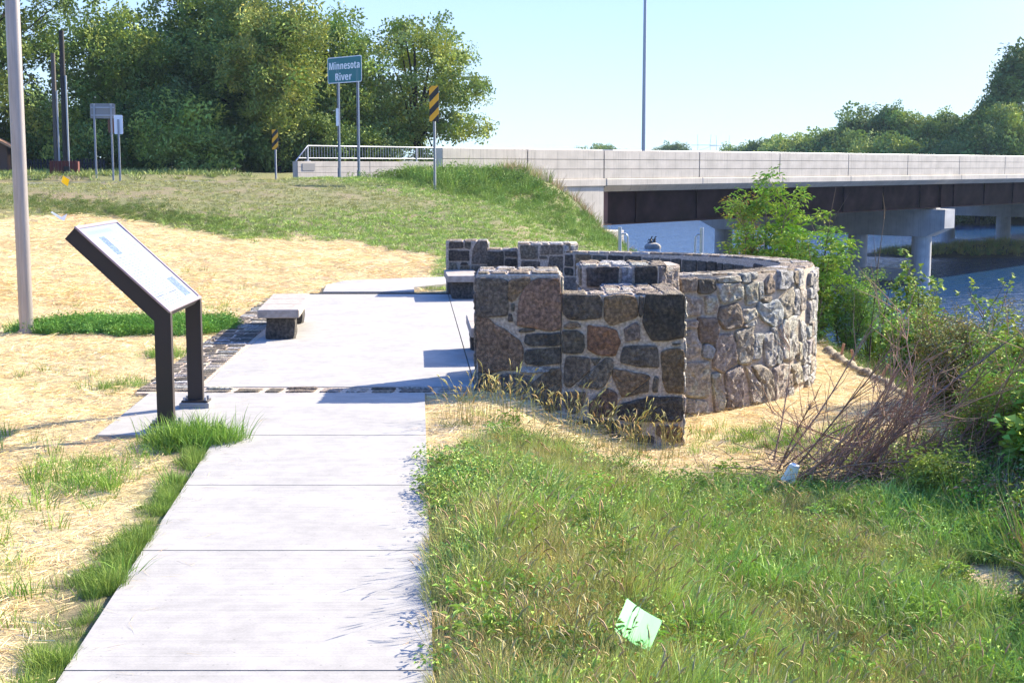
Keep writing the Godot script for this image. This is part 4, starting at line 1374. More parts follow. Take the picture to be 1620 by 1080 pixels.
func small_things():
	# the pole at the left
	var p := base("metal_pole", P(-5.85, -0.02, 17.0))
	tag(p, "tall plain aluminium pole standing in the straw", "pole")
	var mb := MB.new()
	var pp := []
	var rr := []
	for i in 9:
		pp.append(Vector3(0, i * 1.1, 0)); rr.append(0.083)
	mb.tube(pp, rr, 28)
	part(mb.done(), "shaft", M["aluminium"], p)
	mb = MB.new()
	mb.tube([Vector3(0, 0, 0), Vector3(0, 0.04, 0)], [0.11, 0.092], 24)
	part(mb.done(), "collar", M["aluminium"], p)
	# survey flags
	for s in [[0.52, 6.0, 0.13, 0.185, 0.15, "flag_green", "pale green survey flag leaning over the tall grass", 0.55], [-9.4, 30.1, 0.24, 0.15, 0.12, "flag_yellow", "bright yellow survey flag on the grass slope", 0.3]]:
		var f := base("survey_flag", P(s[0], gh(s[0], s[1]), s[1]), 0.0)
		tag(f, s[6], "flag")
		var h: float = s[2]
		mb = MB.new()
		mb.tube([Vector3(-0.10, -0.1, -0.04), Vector3(-0.02, h, 0), Vector3(0.045, h + 0.14, 0.0)], [0.0015, 0.0015, 0.0015], 5)
		part(mb.done(), "wire", M["galvanised"], f)
		var a := Vector3(-0.075, h + 0.025, 0.0)
		var e := Vector3(s[3] * 0.82, -s[3] * 0.50, 0.04)
		var up := Vector3(s[4] * 0.36, s[4] * 1.0, 0.03)
		mb = MB.new()
		for i in 6:                                     # a curled sheet
			var t0 := i / 6.0
			var t1 := (i + 1) / 6.0
			var b0 := Vector3(0, 0, 0.018 * sin(t0 * 4.0))
			var b1 := Vector3(0, 0, 0.018 * sin(t1 * 4.0))
			mb.quad(a + e * t0 + b0, a + e * t1 + b1, a + e * t1 + up + b1, a + e * t0 + up + b0)
		var sheet := part(mb.done(), "sheet", M[s[5]], f)
		if s[0] < 0: f.scale = Vector3(1.15, 1.15, 1.15)
	# litter
	var l := base("plastic_cup", P(2.20, gh(2.2, 11.1) + 0.12, 11.1))
	l.rotation = Vector3(0.3, 0.2, -0.25)
	tag(l, "crushed pale plastic cup caught in the dead brush", "cup")
	mb = MB.new()
	for k in 12:
		var a0 := TAU * k / 12
		var a1 := TAU * (k + 1) / 12
		var sq := 0.55
		mb.quad(Vector3(cos(a0) * 0.065, 0, sin(a0) * 0.065 * sq), Vector3(cos(a0) * 0.045, 0.15 + 0.01 * sin(a0 * 3), sin(a0) * 0.045 * sq), Vector3(cos(a1) * 0.045, 0.15 + 0.01 * sin(a1 * 3), sin(a1) * 0.045 * sq), Vector3(cos(a1) * 0.065, 0, sin(a1) * 0.065 * sq))
	part(mb.done(), "side", M["litter"], l)
	mb = MB.new()
	for k in 12:
		var a0 := TAU * k / 12
		var a1 := TAU * (k + 1) / 12
		mb.tri(Vector3(0, 0.152, 0), Vector3(cos(a1) * 0.045, 0.15, sin(a1) * 0.025), Vector3(cos(a0) * 0.045, 0.15, sin(a0) * 0.025))
	part(mb.done(), "end", M["litter_pale"], l)
	var r := base("plastic_scrap", P(-8.45, gh(-8.45, 26.8) + 0.06, 26.8))
	tag(r, "white scrap of plastic lying at the top edge of the straw", "litter")
	mb = MB.new()
	mb.quad(Vector3(-0.22, 0.12, 0), Vector3(-0.05, 0.0, 0.03), Vector3(-0.02, 0.03, 0.0), Vector3(-0.2, 0.135, -0.02))
	mb.quad(Vector3(-0.05, 0.0, 0.03), Vector3(0.04, -0.04, 0.04), Vector3(0.09, 0.10, 0.0), Vector3(0.0, 0.05, -0.03))
	part(mb.done(), "sheet", M["litter_pale"], r)
	var r2 := base("plastic_scrap", P(4.35, gh(4.35, 12.6) + 0.35, 12.6))
	tag(r2, "pale crumpled bag snagged among the brush stems", "litter")
	mb = MB.new()
	mb.quad(Vector3(-0.07, 0, 0), Vector3(0.03, -0.05, 0.05), Vector3(0.08, 0.03, 0.0), Vector3(-0.03, 0.06, -0.04))
	mb.quad(Vector3(0.03, -0.05, 0.05), Vector3(0.12, -0.02, 0.0), Vector3(0.10, 0.05, -0.03), Vector3(0.08, 0.03, 0.0))
	part(mb.done(), "sheet", M["litter_pale"], r2)
	# erosion log and its stakes along the top of the bank
	var e := base("erosion_log", Vector3.ZERO)
	tag(e, "fibre erosion log pegged along the outer edge of the straw", "erosion log")
	var pts := []
	var rad := []
	for i in 40:
		var z := 15.7 + i * 0.1
		var x := 4.42 + 0.05 * sin(z * 1.3) - 0.012 * (z - 15.0)
		pts.append(P(x + rf(-0.012, 0.012), gh(x, z) - 0.005 + 0.015 * sin(i * 0.9), z))
		rad.append(0.062 + 0.010 * sin(i * 1.7) + rf(-0.008, 0.008))
	mb = MB.new()
	mb.tube(pts, rad, 12)
	part(mb.done(), "log", M["log"], e)
	for s in [[4.33, 18.6, 0.2, "farthest"], [4.42, 18.1, -0.2, "second farthest"], [4.40, 16.9, 0.5, "middle"], [4.30, 16.1, 0.3, "second nearest"], [4.42, 15.5, 0.9, "nearest, strongly leaning"]]:
		var k := base("wooden_stake", P(s[0], gh(s[0], s[1]) - 0.05, s[1]))
		k.rotation = Vector3(0, 0, -s[2])
		tag(k, "short reddish wooden stake at the erosion log, the %s one" % s[3], "stake", "stakes along the erosion log")
		mb = MB.new()
		mb.box(Vector3(0, 0.12, 0), Vector3(0.016, 0.15, 0.012), 0.003)
		part(mb.done(), "shaft", M["stake"], k)
	# two rail posts at the river bank
	for s in [[2.29, 30.2, "bent steel rail post at the river bank nearest the abutment"], [4.0, 30.0, "bent steel rail post at the river bank farther from the abutment"]]:
		var q := base("rail_post", P(s[0], -0.75, s[1]))
		tag(q, s[2], "rail post", "rail posts at the river bank")
		mb = MB.new()
		mb.tube([Vector3(0, -0.3, 0), Vector3(0, 1.36, 0)], [0.038, 0.038], 12)
		part(mb.done(), "post", M["galvanised"], q)
		mb = MB.new()
		var dx := 0.17 if s[0] < 3.0 else -0.13
		mb.tube([Vector3(0, 1.22, 0), Vector3(dx * 0.7, 1.22, 0), Vector3(dx, 1.16, 0), Vector3(dx * 1.15, -0.2, 0)], [0.02, 0.02, 0.02, 0.02], 8)
		part(mb.done(), "brace", M["galvanised"], q)
	# rocks in the river, with birds on the paler one
	for s in [[10.0, 101.0, Vector3(0.6, 0.34, 0.5), "t", "pale boulder in the river with two dark birds on it"], [8.35, 92.0, Vector3(0.5, 0.3, 0.4), "k", "low dark boulder in the river nearer the wall"]]:
		var q := base("river_rock", P(s[0], -4.22, s[1]))
		tag(q, s[4], "rock")
		rough_block(q, Vector3.ZERO, s[2], "boulder", 0.85, s[3])
	for s in [[9.85, 101.0, 0.3, "dark water bird on the left of the river boulder"], [10.12, 101.1, -0.5, "dark water bird with neck raised on the right of the river boulder"]]:
		var q := base("bird", P(s[0], -3.96, s[1]), s[2])
		tag(q, s[3], "bird", "birds on the river boulder")
		mb = MB.new()
		mb.tube([Vector3(0, 0.0, 0), Vector3(0.03, 0.10, 0), Vector3(0.0, 0.22, 0), Vector3(0.05, 0.34, 0), Vector3(0.06, 0.46, 0), Vector3(0.10, 0.5, 0), Vector3(0.2, 0.49, 0)], [0.03, 0.09, 0.10, 0.06, 0.035, 0.045, 0.006], 8)
		mb.tube([Vector3(0, 0.16, 0), Vector3(-0.16, 0.06, 0), Vector3(-0.28, -0.02, 0)], [0.07, 0.05, 0.02], 6)
		for e2 in [-1, 1]: mb.tube([Vector3(0.0, 0.27, e2 * 0.05), Vector3(-0.05, 0.3, e2 * 0.22), Vector3(-0.12, 0.12, e2 * 0.3)], [0.045, 0.05, 0.015], 6)
		part(mb.done(), "body", M["feather"], q)

# ============================================================ ground cover
func blade(mb: MB, o: Vector3, dir: Vector3, len_: float, w: float, droop: float, segs := 3):
	var side := dir.cross(Vector3.UP)
	side = (side if side.length() > 0.05 else Vector3(1, 0, 0)).normalized()
	side = side.rotated(dir.normalized(), rf(0, PI))
	var p := o
	var d := dir.normalized()
	for i in segs:
		var q := p + d * len_ / segs
		var w0 := w * (1.0 - pow(float(i) / segs, 1.6))
		var w1 := w * (1.0 - pow(float(i + 1) / segs, 1.6))
		if i == segs - 1: mb.tri(p - side * w0, p + side * w0, q)
		else: mb.quad(p - side * w0, p + side * w0, q + side * w1, q - side * w1)
		d = (d + Vector3(dir.x, -droop, dir.z) * droop).normalized()
		p = q

func tuft(n: int, spread: float, l0: float, l1: float, w: float, lean: float, droop: float) -> ArrayMesh:
	var mb := MB.new()
	for i in n:
		var a := rf(0, TAU)
		var r := spread * sqrt(rf(0, 1))
		var out := Vector3(cos(a), 0, sin(a))
		var k := rf(0.8, 1.25)
		var tan_ := 1.0 if rf(0, 1) > 0.16 else 0.0
		mb.col = Color(k, k * rf(0.95, 1.05), k * rf(0.8, 1.1)) if tan_ > 0 else Color(1.7 * k, 1.2 * k, 1.3 * k)
		blade(mb, out * r, Vector3(0, 1, 0) + out.rotated(Vector3.UP, rf(-1.2, 1.2)) * rf(0.1, lean), rf(l0, l1), w * rf(0.7, 1.3), droop * rf(0.4, 1.4))
	return mb.done()

func seed_tuft(n: int) -> ArrayMesh:                  # foxtail: thin stalks with bristly nodding heads
	var mb := MB.new()
	for i in n:
		var a := rf(0, TAU)
		var out := Vector3(cos(a), 0, sin(a))
		var o := out * rf(0.0, 0.10)
		var h := rf(0.16, 0.34)
		mb.col = Color(0.21, 0.20, 0.075)
		var lean := rf(0.05, 0.4)
		var p1 := o + (Vector3.UP + out * lean * 0.4) * h * 0.6
		var p2 := o + (Vector3.UP + out * lean) * h
		mb.tube([o, p1, p2], [0.0012, 0.0011, 0.001], 3, false)
		var d := (p2 - p1).normalized()
		d = (d + out * 0.35).normalized()
		var k := rf(0.7, 1.25)
		mb.col = Color(0.40 * k, 0.27 * k, 0.12 * k) if rf(0, 1) > 0.5 else Color(0.42 * k, 0.37 * k, 0.15 * k)
		var L := rf(0.028, 0.06)
		var droop := Vector3(0, -0.35, 0) + out * 0.25
		var q1 := p2 + d * L * 0.5
		var q2 := p2 + (d + droop * 0.5).normalized() * L
		mb.tube([p2, p2.lerp(q1, 0.4), q1, q2], [0.0012, 0.0038, 0.0034, 0.001], 5, false)
		for b in 12:
			var t := p2.lerp(q2, rf(0.05, 0.95))
			blade(mb, t, (d + Vector3(rf(-1, 1), rf(-1, 1), rf(-1, 1)) * 0.8).normalized(), 0.012, 0.0006, 0.0, 1)
	return mb.done()

func leafy_weed(n: int, r: float, h: float, ls: float, ratio := 0.55) -> ArrayMesh:   # low broad-leaved clump
	var mb := MB.new()
	for i in n:
		var a := rf(0, TAU)
		var q := sqrt(rf(0, 1)) * r
		var p := Vector3(cos(a) * q, h * rf(0.15, 1.0) * (1.0 - 0.4 * q / r), sin(a) * q)
		var k := rf(0.75, 1.3)
		mb.col = Color(k, k * rf(0.95, 1.05), k * rf(0.7, 1.1))
		leaf(mb, p, ls * rf(0.6, 1.2), ratio)
	return mb.done()

func leaf(mb: MB, p: Vector3, s: float, ratio := 0.5, droop := 0.25):
	var a := rf(0, TAU)
	var d := Vector3(cos(a), rf(-0.5, 0.6), sin(a)).normalized()
	var w := d.cross(Vector3(rf(-0.5, 0.5), 1, rf(-0.5, 0.5))).normalized() * s * ratio * 0.5
	var m := p + d * s * 0.45
	var t := p + d * s - Vector3(0, s * droop, 0)
	var f := w.cross(d).normalized() * s * 0.10
	mb.tri(p, m + w + f, t)
	mb.tri(p, t, m - w + f)

func leaf_clump(n: int, r: float, ls: float, ratio := 0.6, flat := 0.8) -> ArrayMesh:
	var mb := MB.new()
	for i in n:
		var d := Vector3(rf(-1, 1), rf(-1, 1), rf(-1, 1))
		while d.length() > 1.0: d = Vector3(rf(-1, 1), rf(-1, 1), rf(-1, 1))
		var k := rf(0.78, 1.28)
		mb.col = Color(k * rf(0.92, 1.1), k, k * rf(0.75, 1.15))
		leaf(mb, d * Vector3(r, r * flat, r), ls * rf(0.65, 1.2), ratio)
	return mb.done()

func straw_wisp(n: int, r: float) -> ArrayMesh:
	var mb := MB.new()
	for i in n:
		var a := rf(0, TAU)
		var q := r * sqrt(rf(0, 1))
		var p := Vector3(cos(a) * q, rf(0.0, 0.02), sin(a) * q)
		var b := rf(0, TAU)
		var d := Vector3(cos(b), rf(-0.05, 0.22), sin(b))
		var k := rf(0.6, 1.15)
		mb.col = Color(k, k * rf(0.93, 1.02), k * rf(0.75, 1.0))
		blade(mb, p - d * 0.03, d, rf(0.06, 0.17), rf(0.0009, 0.0018), rf(0.0, 0.25), 2)
	return mb.done()

func up_at(X: float, Z: float, s := 1.0, sink := 0.0) -> Transform3D:
	var b := Basis(Vector3.UP, rf(0, TAU)).scaled(Vector3(s, s * rf(0.8, 1.2), s))
	b = Basis(Vector3(rf(-1, 1), 0, rf(-1, 1)).normalized(), rf(0, 0.15)) * b
	return Transform3D(b, P(X, gh(X, Z) - sink, Z))

func tint(c: Color, v := 0.25) -> Color:
	var k := rf(1.0 - v, 1.0 + v)
	return Color(c.r * k * rf(0.9, 1.12), c.g * k, c.b * k * rf(0.8, 1.2))

func in_wall(X: float, Z: float) -> bool:
	if X > -0.4 and X < 1.7 and Z > 12.86 and Z < 14.7: return true
	if X > -1.1 and X < 1.1 and Z > 21.5 and Z < 22.6: return true
	var d := (Vector2(X, Z) - RC).length()
	return d < RO + 0.02 and X > -0.6

func paved(X: float, Z: float) -> bool:
	if Z < 10.5: return X > path_left(Z) and X < path_right(Z)
	if Z < 12.8: return X > -3.2 and X < path_right(Z)
	if Z < 21.75: return (X > -3.4 and X < 0.3) or in_wall(X, Z)
	return Z < 24.5 and X > -2.9 and X < 0.4 and not (X > -1.5 and Z < 23.2)

func ground_cover():
	# --- straw
	var wisps := [straw_wisp(26, 0.16), straw_wisp(26, 0.18), straw_wisp(22, 0.15)]
	var xf := [[], [], []]
	var cs := [[], [], []]
	var tries := 0
	while tries < 21000:
		tries += 1
		var X: float
		var Z: float
		var pick := rf(0, 1)
		if pick < 0.55:
			Z = 4.6 + 17.0 * pow(rf(0, 1), 1.2); X = rf(-9.5, -1.5)
		elif pick < 0.72:
			Z = rf(20, 30); X = rf(-10.5, -1.2)
		else:
			Z = rf(7.5, 21.5); X = rf(-0.9, 4.6)
		if absf(X) > Z * 0.42 + 1.2: continue
		if straw_here(X, Z) < 0.5 + rf(-0.35, 0.3): continue
		if paved(X, Z) and not paved(X + 0.07, Z) == false or in_wall(X, Z): continue
		if paved(X - 0.05, Z) and paved(X + 0.05, Z): continue
		var i := rng.randi() % 3
		var s := rf(0.8, 1.3) * (1.0 if Z < 20.0 else 1.5)
		var q := up_at(X, Z, s, 0.004)
		xf[i].append(q)
		cs[i].append(tint(Color(0.95, 0.77, 0.46), 0.15))
	for i in 3: tag(swarm(wisps[i], xf[i], cs[i], "straw_mulch", M["straw"]), "loose golden straw lying over the soil", "straw", "", "stuff")

	# straw blown onto the walk
	var bx := []
	var bc := []
	var one := straw_wisp(3, 0.08)
	for k in 230:
		var Z := rf(4.8, 21.0)
		var X: float
		if Z < 12.4: X = path_left(Z) + absf(rng.randfn(0.0, 0.22)) if k % 3 > 0 else path_right(Z) - absf(rng.randfn(0.0, 0.12))
		else: X = -2.85 + absf(rng.randfn(0.0, 0.35))
		bx.append(Transform3D(Basis(Vector3.UP, rf(0, TAU)).scaled(Vector3(0.7, 0.25, 0.7)), P(X, 0.003, Z)))
		bc.append(tint(Color(0.80, 0.62, 0.38), 0.25))
	tag(swarm(one, bx, bc, "blown_straw", M["straw"]), "stray bits of straw blown onto the concrete walk", "straw", "", "stuff")

	# --- grasses and weeds of the near right verge
	var kinds := [tuft(26, 0.08, 0.07, 0.20, 0.0028, 0.75, 0.30), tuft(22, 0.09, 0.10, 0.25, 0.0032, 0.55, 0.40), tuft(24, 0.08, 0.05, 0.16, 0.0024, 0.9, 0.3), tuft(12, 0.05, 0.15, 0.28, 0.0060, 0.8, 0.6)]
	var heads := [seed_tuft(5), seed_tuft(4), seed_tuft(6)]
	var weeds := [leafy_weed(90, 0.13, 0.17, 0.028), leafy_weed(70, 0.15, 0.13, 0.034, 0.6), leafy_weed(70, 0.11, 0.20, 0.042, 0.3)]
	var gx := [[], [], [], []]
	var gc := [[], [], [], []]
	var hx := [[], [], []]
	var hc := [[], [], []]
	var wx := [[], [], []]
	var wc := [[], [], []]
	for k in 23000:
		var Z := 4.9 + 8.2 * pow(rf(0, 1), 1.15)
		var X := rf(path_right(Z) - 0.02, Z * 0.38 + 0.3)
		if X > 5.2 or paved(X, Z) or in_wall(X, Z) or Z > 12.8: continue
		var st := straw_here(X, Z)
		if rf(0, 1) < st * 0.985: continue
		var n1 := lump.get_noise_2d(X * 38.0, Z * 38.0 + 200.0)
		var n2 := lump.get_noise_2d(X * 90.0 + 7.0, Z * 90.0)
		var edge := ss(0.30, 0.0, X - path_right(Z))
		var green := clampf(0.42 + 0.9 * n1 + 0.5 * ss(0.8, 3.4, X) - 0.3 * edge - 0.18 * ss(9.0, 6.0, Z) * ss(2.2, 0.6, X), 0.0, 1.0)
		# a lush clump of clover-like weed near the foot of the pier
		var lush := ss(1.1, 0.5, Vector2((X + 0.05) / 0.75, (Z - 9.0) / 0.9).length() + 0.5 * n2)
		lush = maxf(lush, 0.7 * ss(0.15, 0.5, n1) * ss(1.2, 2.5, X))
		var roll := rf(0, 1)
		var fade := (1.0 - 0.35 * edge) * lerpf(1.0, 0.55, ss(-1.5, 0.0, Z - verge_line(X)))
		if roll < 0.26 * (lush * 1.5 + 0.09 + 0.22 * ss(1.8, 3.4, X)):
			var i := rng.randi() % 2 if lush > 0.4 else rng.randi() % 3
			wx[i].append(up_at(X, Z, rf(0.8, 1.3) * (1.0 - 0.22 * lush)))
			wc[i].append(tint(Color(0.26, 0.39, 0.095), 0.40))
		elif roll < 0.07 and lush < 0.5 and rf(0, 1) < (1.0 - 0.75 * green):
			var i := rng.randi() % 3
			hx[i].append(up_at(X, Z, rf(0.8, 1.2) * fade))
			hc[i].append(tint(Color(1, 1, 1), 0.2))
		else:
			var i := rng.randi() % 4
			if i == 3 and green < 0.6 and rf(0, 1) > 0.2: i = 1
			if n2 < -0.24 and rf(0, 1) < 0.65: continue
			gx[i].append(up_at(X, Z, rf(0.6, 1.15) * fade * (0.85 + 0.5 * n1)))
			var c := Color(0.42, 0.43, 0.15).lerp(Color(0.25, 0.40, 0.09), green)
			if rf(0, 1) < 0.20 * (1.2 - green): c = Color(0.55, 0.44, 0.22)
			gc[i].append(tint(c, 0.38))
	# green edge along the left of the walk, clumps in the straw
	for k in 2700:
		var Z := rf(4.8, 10.7)
		var X := path_left(Z) - absf(rng.randfn(0.0, 0.10)) - 0.02
		var gap := lump.get_noise_2d(Z * 70.0, 3.0) + 0.6 * lump.get_noise_2d(Z * 210.0 + 40.0, X * 210.0)
		if rf(0, 1) < straw_here(X, Z) * 0.9 or rf(0, 1) < 0.35 + 1.6 * gap: continue
		var i := rng.randi() % 3
		gx[i].append(up_at(X, Z, rf(0.22, 0.5) * (1.0 - 0.5 * clampf(gap, -0.5, 0.6))))
		gc[i].append(tint(Color(0.20, 0.29, 0.06), 0.3))
	for s in [[-2.3, 10.35, 0.28, 240, 1.0], [-2.45, 10.2, 0.12, 40, 1.2], [-2.9, 9.6, 0.35, 40, 0.8], [-4.1, 10.2, 0.4, 36, 0.9], [-3.4, 8.0, 0.8, 50, 0.9], [-2.75, 9.0, 0.3, 50, 0.9], [-3.6, 12.9, 0.25, 40, 0.6], [-3.7, 15.0, 0.25, 60, 0.6], [2.4, 13.1, 0.5, 90, 0.8], [3.3, 13.4, 0.4, 40, 0.7], [3.0, 12.4, 0.5, 110, 0.8], [-2.5, 6.6, 0.5, 30, 0.8], [-3.9, 6.9, 0.3, 16, 0.9], [-2.7, 5.6, 0.4, 26, 0.9], [-4.6, 13.6, 0.4, 10, 0.6], [-4.0, 20.0, 1.2, 24, 0.7], [-5.5, 22.0, 1.6, 20, 0.8]]:
		for k in s[3]:
			var X: float = s[0] + rng.randfn(0.0, s[2] * 0.6)
			var Z: float = s[1] + rng.randfn(0.0, s[2] * 0.6)
			if (paved(X, Z) and s[3] < 200) or in_wall(X, Z) or (s[3] == 240 and paved(X - 0.22, Z)): continue
			var i := rng.randi() % 3
			gx[i].append(up_at(X, Z, rf(0.6, 1.1) * s[4]))
			gc[i].append(tint(Color(0.20, 0.33, 0.06), 0.3))
	# the green band behind the panel
	for k in 2600:
		var X := -4.7 + rng.randfn(0.0, 0.75)
		var Z := 17.4 + rng.randfn(0.0, 0.34)
		if straw_here(X, Z) > 0.6 or paved(X, Z): continue
		var i := rng.randi() % 3
		gx[i].append(up_at(X, Z, rf(0.45, 1.0)))
		gc[i].append(tint(Color(0.16, 0.33, 0.07), 0.3))
		if rf(0, 1) < 0.35:
			wx[i].append(up_at(X, Z, rf(0.8, 1.2)))
			wc[i].append(tint(Color(0.16, 0.33, 0.07), 0.3))
	# a row of seed heads against the foot of the wall
	for k in 70:
		var X := rf(-0.5, 1.5)
		var Z := lerpf(11.0, 12.3, clampf((X + 0.5) / 2.0, 0.0, 1.0)) + rng.randfn(0.0, 0.22)
		if paved(X, Z) or Z > 12.85 or straw_here(X, Z) < 0.2: continue
		var i := rng.randi() % 3
		hx[i].append(up_at(X, Z, rf(0.9, 1.35)))
		hc[i].append(tint(Color(1.15, 1.15, 1.0), 0.2))
		if k % 2 == 0:
			gx[2].append(up_at(X, Z - 0.1, rf(0.6, 1.0)))
			gc[2].append(tint(Color(0.17, 0.22, 0.06), 0.3))
	for i in 4: tag(swarm(kinds[i], gx[i], gc[i], "verge_grass", M["grass_blade"]), "long yellow green grass on the verge beside the walk", "grass", "", "stuff")
	for i in 3: tag(swarm(heads[i], hx[i], hc[i], "seed_grass", M["grass_blade"]), "foxtail grass stalks with tan seed heads on the verge", "grass", "", "stuff")
	for i in 3: tag(swarm(weeds[i], wx[i], wc[i], "ground_weeds", M["leaf"]), "bright green broad leaved weeds low in the grass", "weeds", "", "stuff")

	# --- the grass slope below the road
	var low := [tuft(16, 0.10, 0.05, 0.13, 0.006, 1.2, 0.3), tuft(14, 0.11, 0.06, 0.16, 0.007, 1.0, 0.4)]
	var tall := [tuft(22, 0.16, 0.25, 0.65, 0.010, 0.6, 0.35), leafy_weed(60, 0.26, 0.5, 0.11, 0.35)]
	var lx := [[], []]
	var lc := [[], []]
	var tx := [[], []]
	var tc := [[], []]
	for k in 29000:
		var Z := rf(21.5, 44.0)
		var X := rf(-Z * 0.42 - 1.0, 3.6)
		var q := road_rs(X, Z)
		if q.x < 0.15 or straw_here(X, Z) > rf(0.3, 0.7) or paved(X, Z) or in_wall(X, Z) or X > bank_edge(Z): continue
		var n1 := lump.get_noise_2d(X * 22.0, Z * 22.0)
		var fresh := maxf(ss(4.0, 7.5, q.x), ss(-8.0, -4.5, q.y))
		if n1 > 0.26 and fresh < 0.5 and rf(0, 1) < 0.7: continue
		if rf(0, 1) < 0.12 * (1.0 - fresh): continue
		var i := rng.randi() % 2
		lx[i].append(up_at(X, Z, rf(0.55, 1.0) * (0.6 + 0.3 * fresh)))
		lc[i].append(tint(Color(0.35, 0.35, 0.14).lerp(Color(0.30, 0.43, 0.10), clampf(fresh + n1 * 0.6, 0.0, 1.0)), 0.28))
		# rank growth down the nose of the bank, against the abutment
		var rank := ss(-4.5, -2.0, q.y) * ss(3.2, 1.2, q.y) * ss(4.5, 2.0, q.x)
		var mid := 0.7 * ss(-5.0, -2.0, q.y) * ss(12.0, 8.0, q.x)
		if rf(0, 1) < maxf(rank, mid) * 0.6:
			var j := rng.randi() % 2
			tx[j].append(up_at(X, Z, rf(0.28, 0.5) + rank * rf(0.2, 0.65)))
			tc[j].append(tint([Color(0.22, 0.33, 0.08), Color(0.17, 0.27, 0.075)][j], 0.3))
	for k in 900:                                          # dark low weeds at the left, above the straw
		var X := -7.7 + rng.randfn(0.0, 1.5)
		var Z := 28.6 + rng.randfn(0.0, 0.7)
		if straw_here(X, Z) > 0.4: continue
		tx[1].append(up_at(X, Z, rf(0.14, 0.28)))
		tc[1].append(tint(Color(0.20, 0.27, 0.09), 0.3))
	for k in 700:                                          # dry pale stems along the abutment wall
		var s := rf(2.5, 8.6)
		var r := 0.15 + absf(rng.randfn(0.0, 0.5))
		var w := bp(s, r, 0.0)
		tx[0].append(up_at(w.x, -w.z, rf(0.5, 1.1)))
		tc[0].append(tint(Color(0.42, 0.33, 0.22) if rf(0, 1) < 0.6 else Color(0.24, 0.3, 0.09), 0.25))
	for k in 2600:                                         # beyond the road, up to the trees
		var w := bp(rf(-26.0, 4.0), rf(-24.0, -13.6), 0.0)
		lx[k % 2].append(up_at(w.x, -w.z, rf(1.2, 2.4)))
		lc[k % 2].append(tint(Color(0.27, 0.33, 0.10), 0.25))
	for i in 2: tag(swarm(low[i], lx[i], lc[i], "slope_grass", M["grass_blade"]), "short patchy grass on the slope below the road", "grass", "", "stuff")
	tag(swarm(tall[0], tx[0], tc[0], "rank_grass", M["grass_blade"]), "tall rank grass against the bridge abutment", "grass", "", "stuff")
	tag(swarm(tall[1], tx[1], tc[1], "rank_weeds", M["leaf"]), "tall leafy weeds on the shoulder of the slope", "weeds", "", "stuff")
	# the spit in the river and the far shore
	var fx := []
	var fc := []
	for k in 1500:
		var X := rf(23.0, 45.0)
		var Z := 95.0 + 0.1 * (X - 33.0) + rf(-3.5, 3.5)
		if gh(X, Z) < -4.2: continue
		fx.append(up_at(X, Z, rf(0.5, 1.0)))
		fc.append(tint(Color(0.36, 0.33, 0.11) if rf(0, 1) < 0.7 else Color(0.22, 0.3, 0.08), 0.25))
	tag(swarm(tall[0], fx, fc, "spit_grass", M["grass_blade"]), "dry yellow green growth on the low spit in the river", "grass", "", "stuff")

# ============================================================ trees
# crown: boughs spread through an ellipsoid, each a cloud of leaf clumps; limbs reach to the boughs
func make_tree(called: String, label: String, group: String, at: Vector3, height: float, rad: float, low: float, boughs: int, per: int, clump: ArrayMesh, tone: Color, tone2: Color, bs := 1.0, leader := 0.5, trunk_r := 0.16):
	var o := base(called, at)
	tag(o, label, "tree", group)
	var cy := lerpf(low, height, 0.5)
	var hy := (height - low) * 0.5
	var xf := []
	var cs := []
	var mb := MB.new()
	var lean := Vector3(rf(-0.3, 0.3), 0, rf(-0.3, 0.3))
	var fork := height * leader
	mb.tube([Vector3(0, -0.4, 0), Vector3(0, height * 0.12, 0) + lean * 0.2, Vector3(0, fork * 0.7, 0) + lean * 0.6, Vector3(0, fork, 0) + lean, Vector3(0, height * 0.86, 0) + lean * 1.4], [trunk_r * 1.35, trunk_r, trunk_r * 0.8, trunk_r * 0.6, trunk_r * 0.15], 9, false)
	for i in boughs:
		var d := Vector3(rng.randfn(), rng.randfn(), rng.randfn()).normalized()
		var k := pow(rf(0.02, 1.0), 0.40)
		var taper := 1.0 - 0.25 * maxf(0.0, d.y)
		var c := Vector3(d.x * rad * k * taper, cy + d.y * hy * k, d.z * rad * k * taper) + lean * 0.6
		if i % 3 == 0:
			var a := Vector3(0, fork * rf(0.45, 1.05), 0) + lean * 0.7
			var m := a.lerp(c, 0.5) + Vector3(0, 0.12 * hy, 0)
			var w := trunk_r * rf(0.25, 0.5)
			mb.tube([a, a.lerp(m, 0.6), m, c], [w, w * 0.75, w * 0.5, w * 0.18], 6, false)
		var hue := rf(0, 1)
		hue = hue * hue
		var b := bs * rf(0.6, 1.25)
		var tc := tone.lerp(tone2, hue)
		var n := int(per * rf(0.6, 1.4))
		for j in n:
			var p := c + Vector3(rng.randfn() * b, rng.randfn() * b * 0.42 - 0.08 * b, rng.randfn() * b)
			if p.y < low * 0.4: continue
			var s := rf(0.7, 1.3)
			xf.append(Transform3D(Basis(Vector3(rf(-1, 1), rf(-1, 1), rf(-1, 1)).normalized(), rf(0, TAU)).scaled(Vector3(s, s, s)), p))
			cs.append(tint(tc, 0.16))
	part(mb.done(), "trunk", M["bark_brown"], o)
	swarm(clump, xf, cs, "crown", M["leaf"], o)
	return o

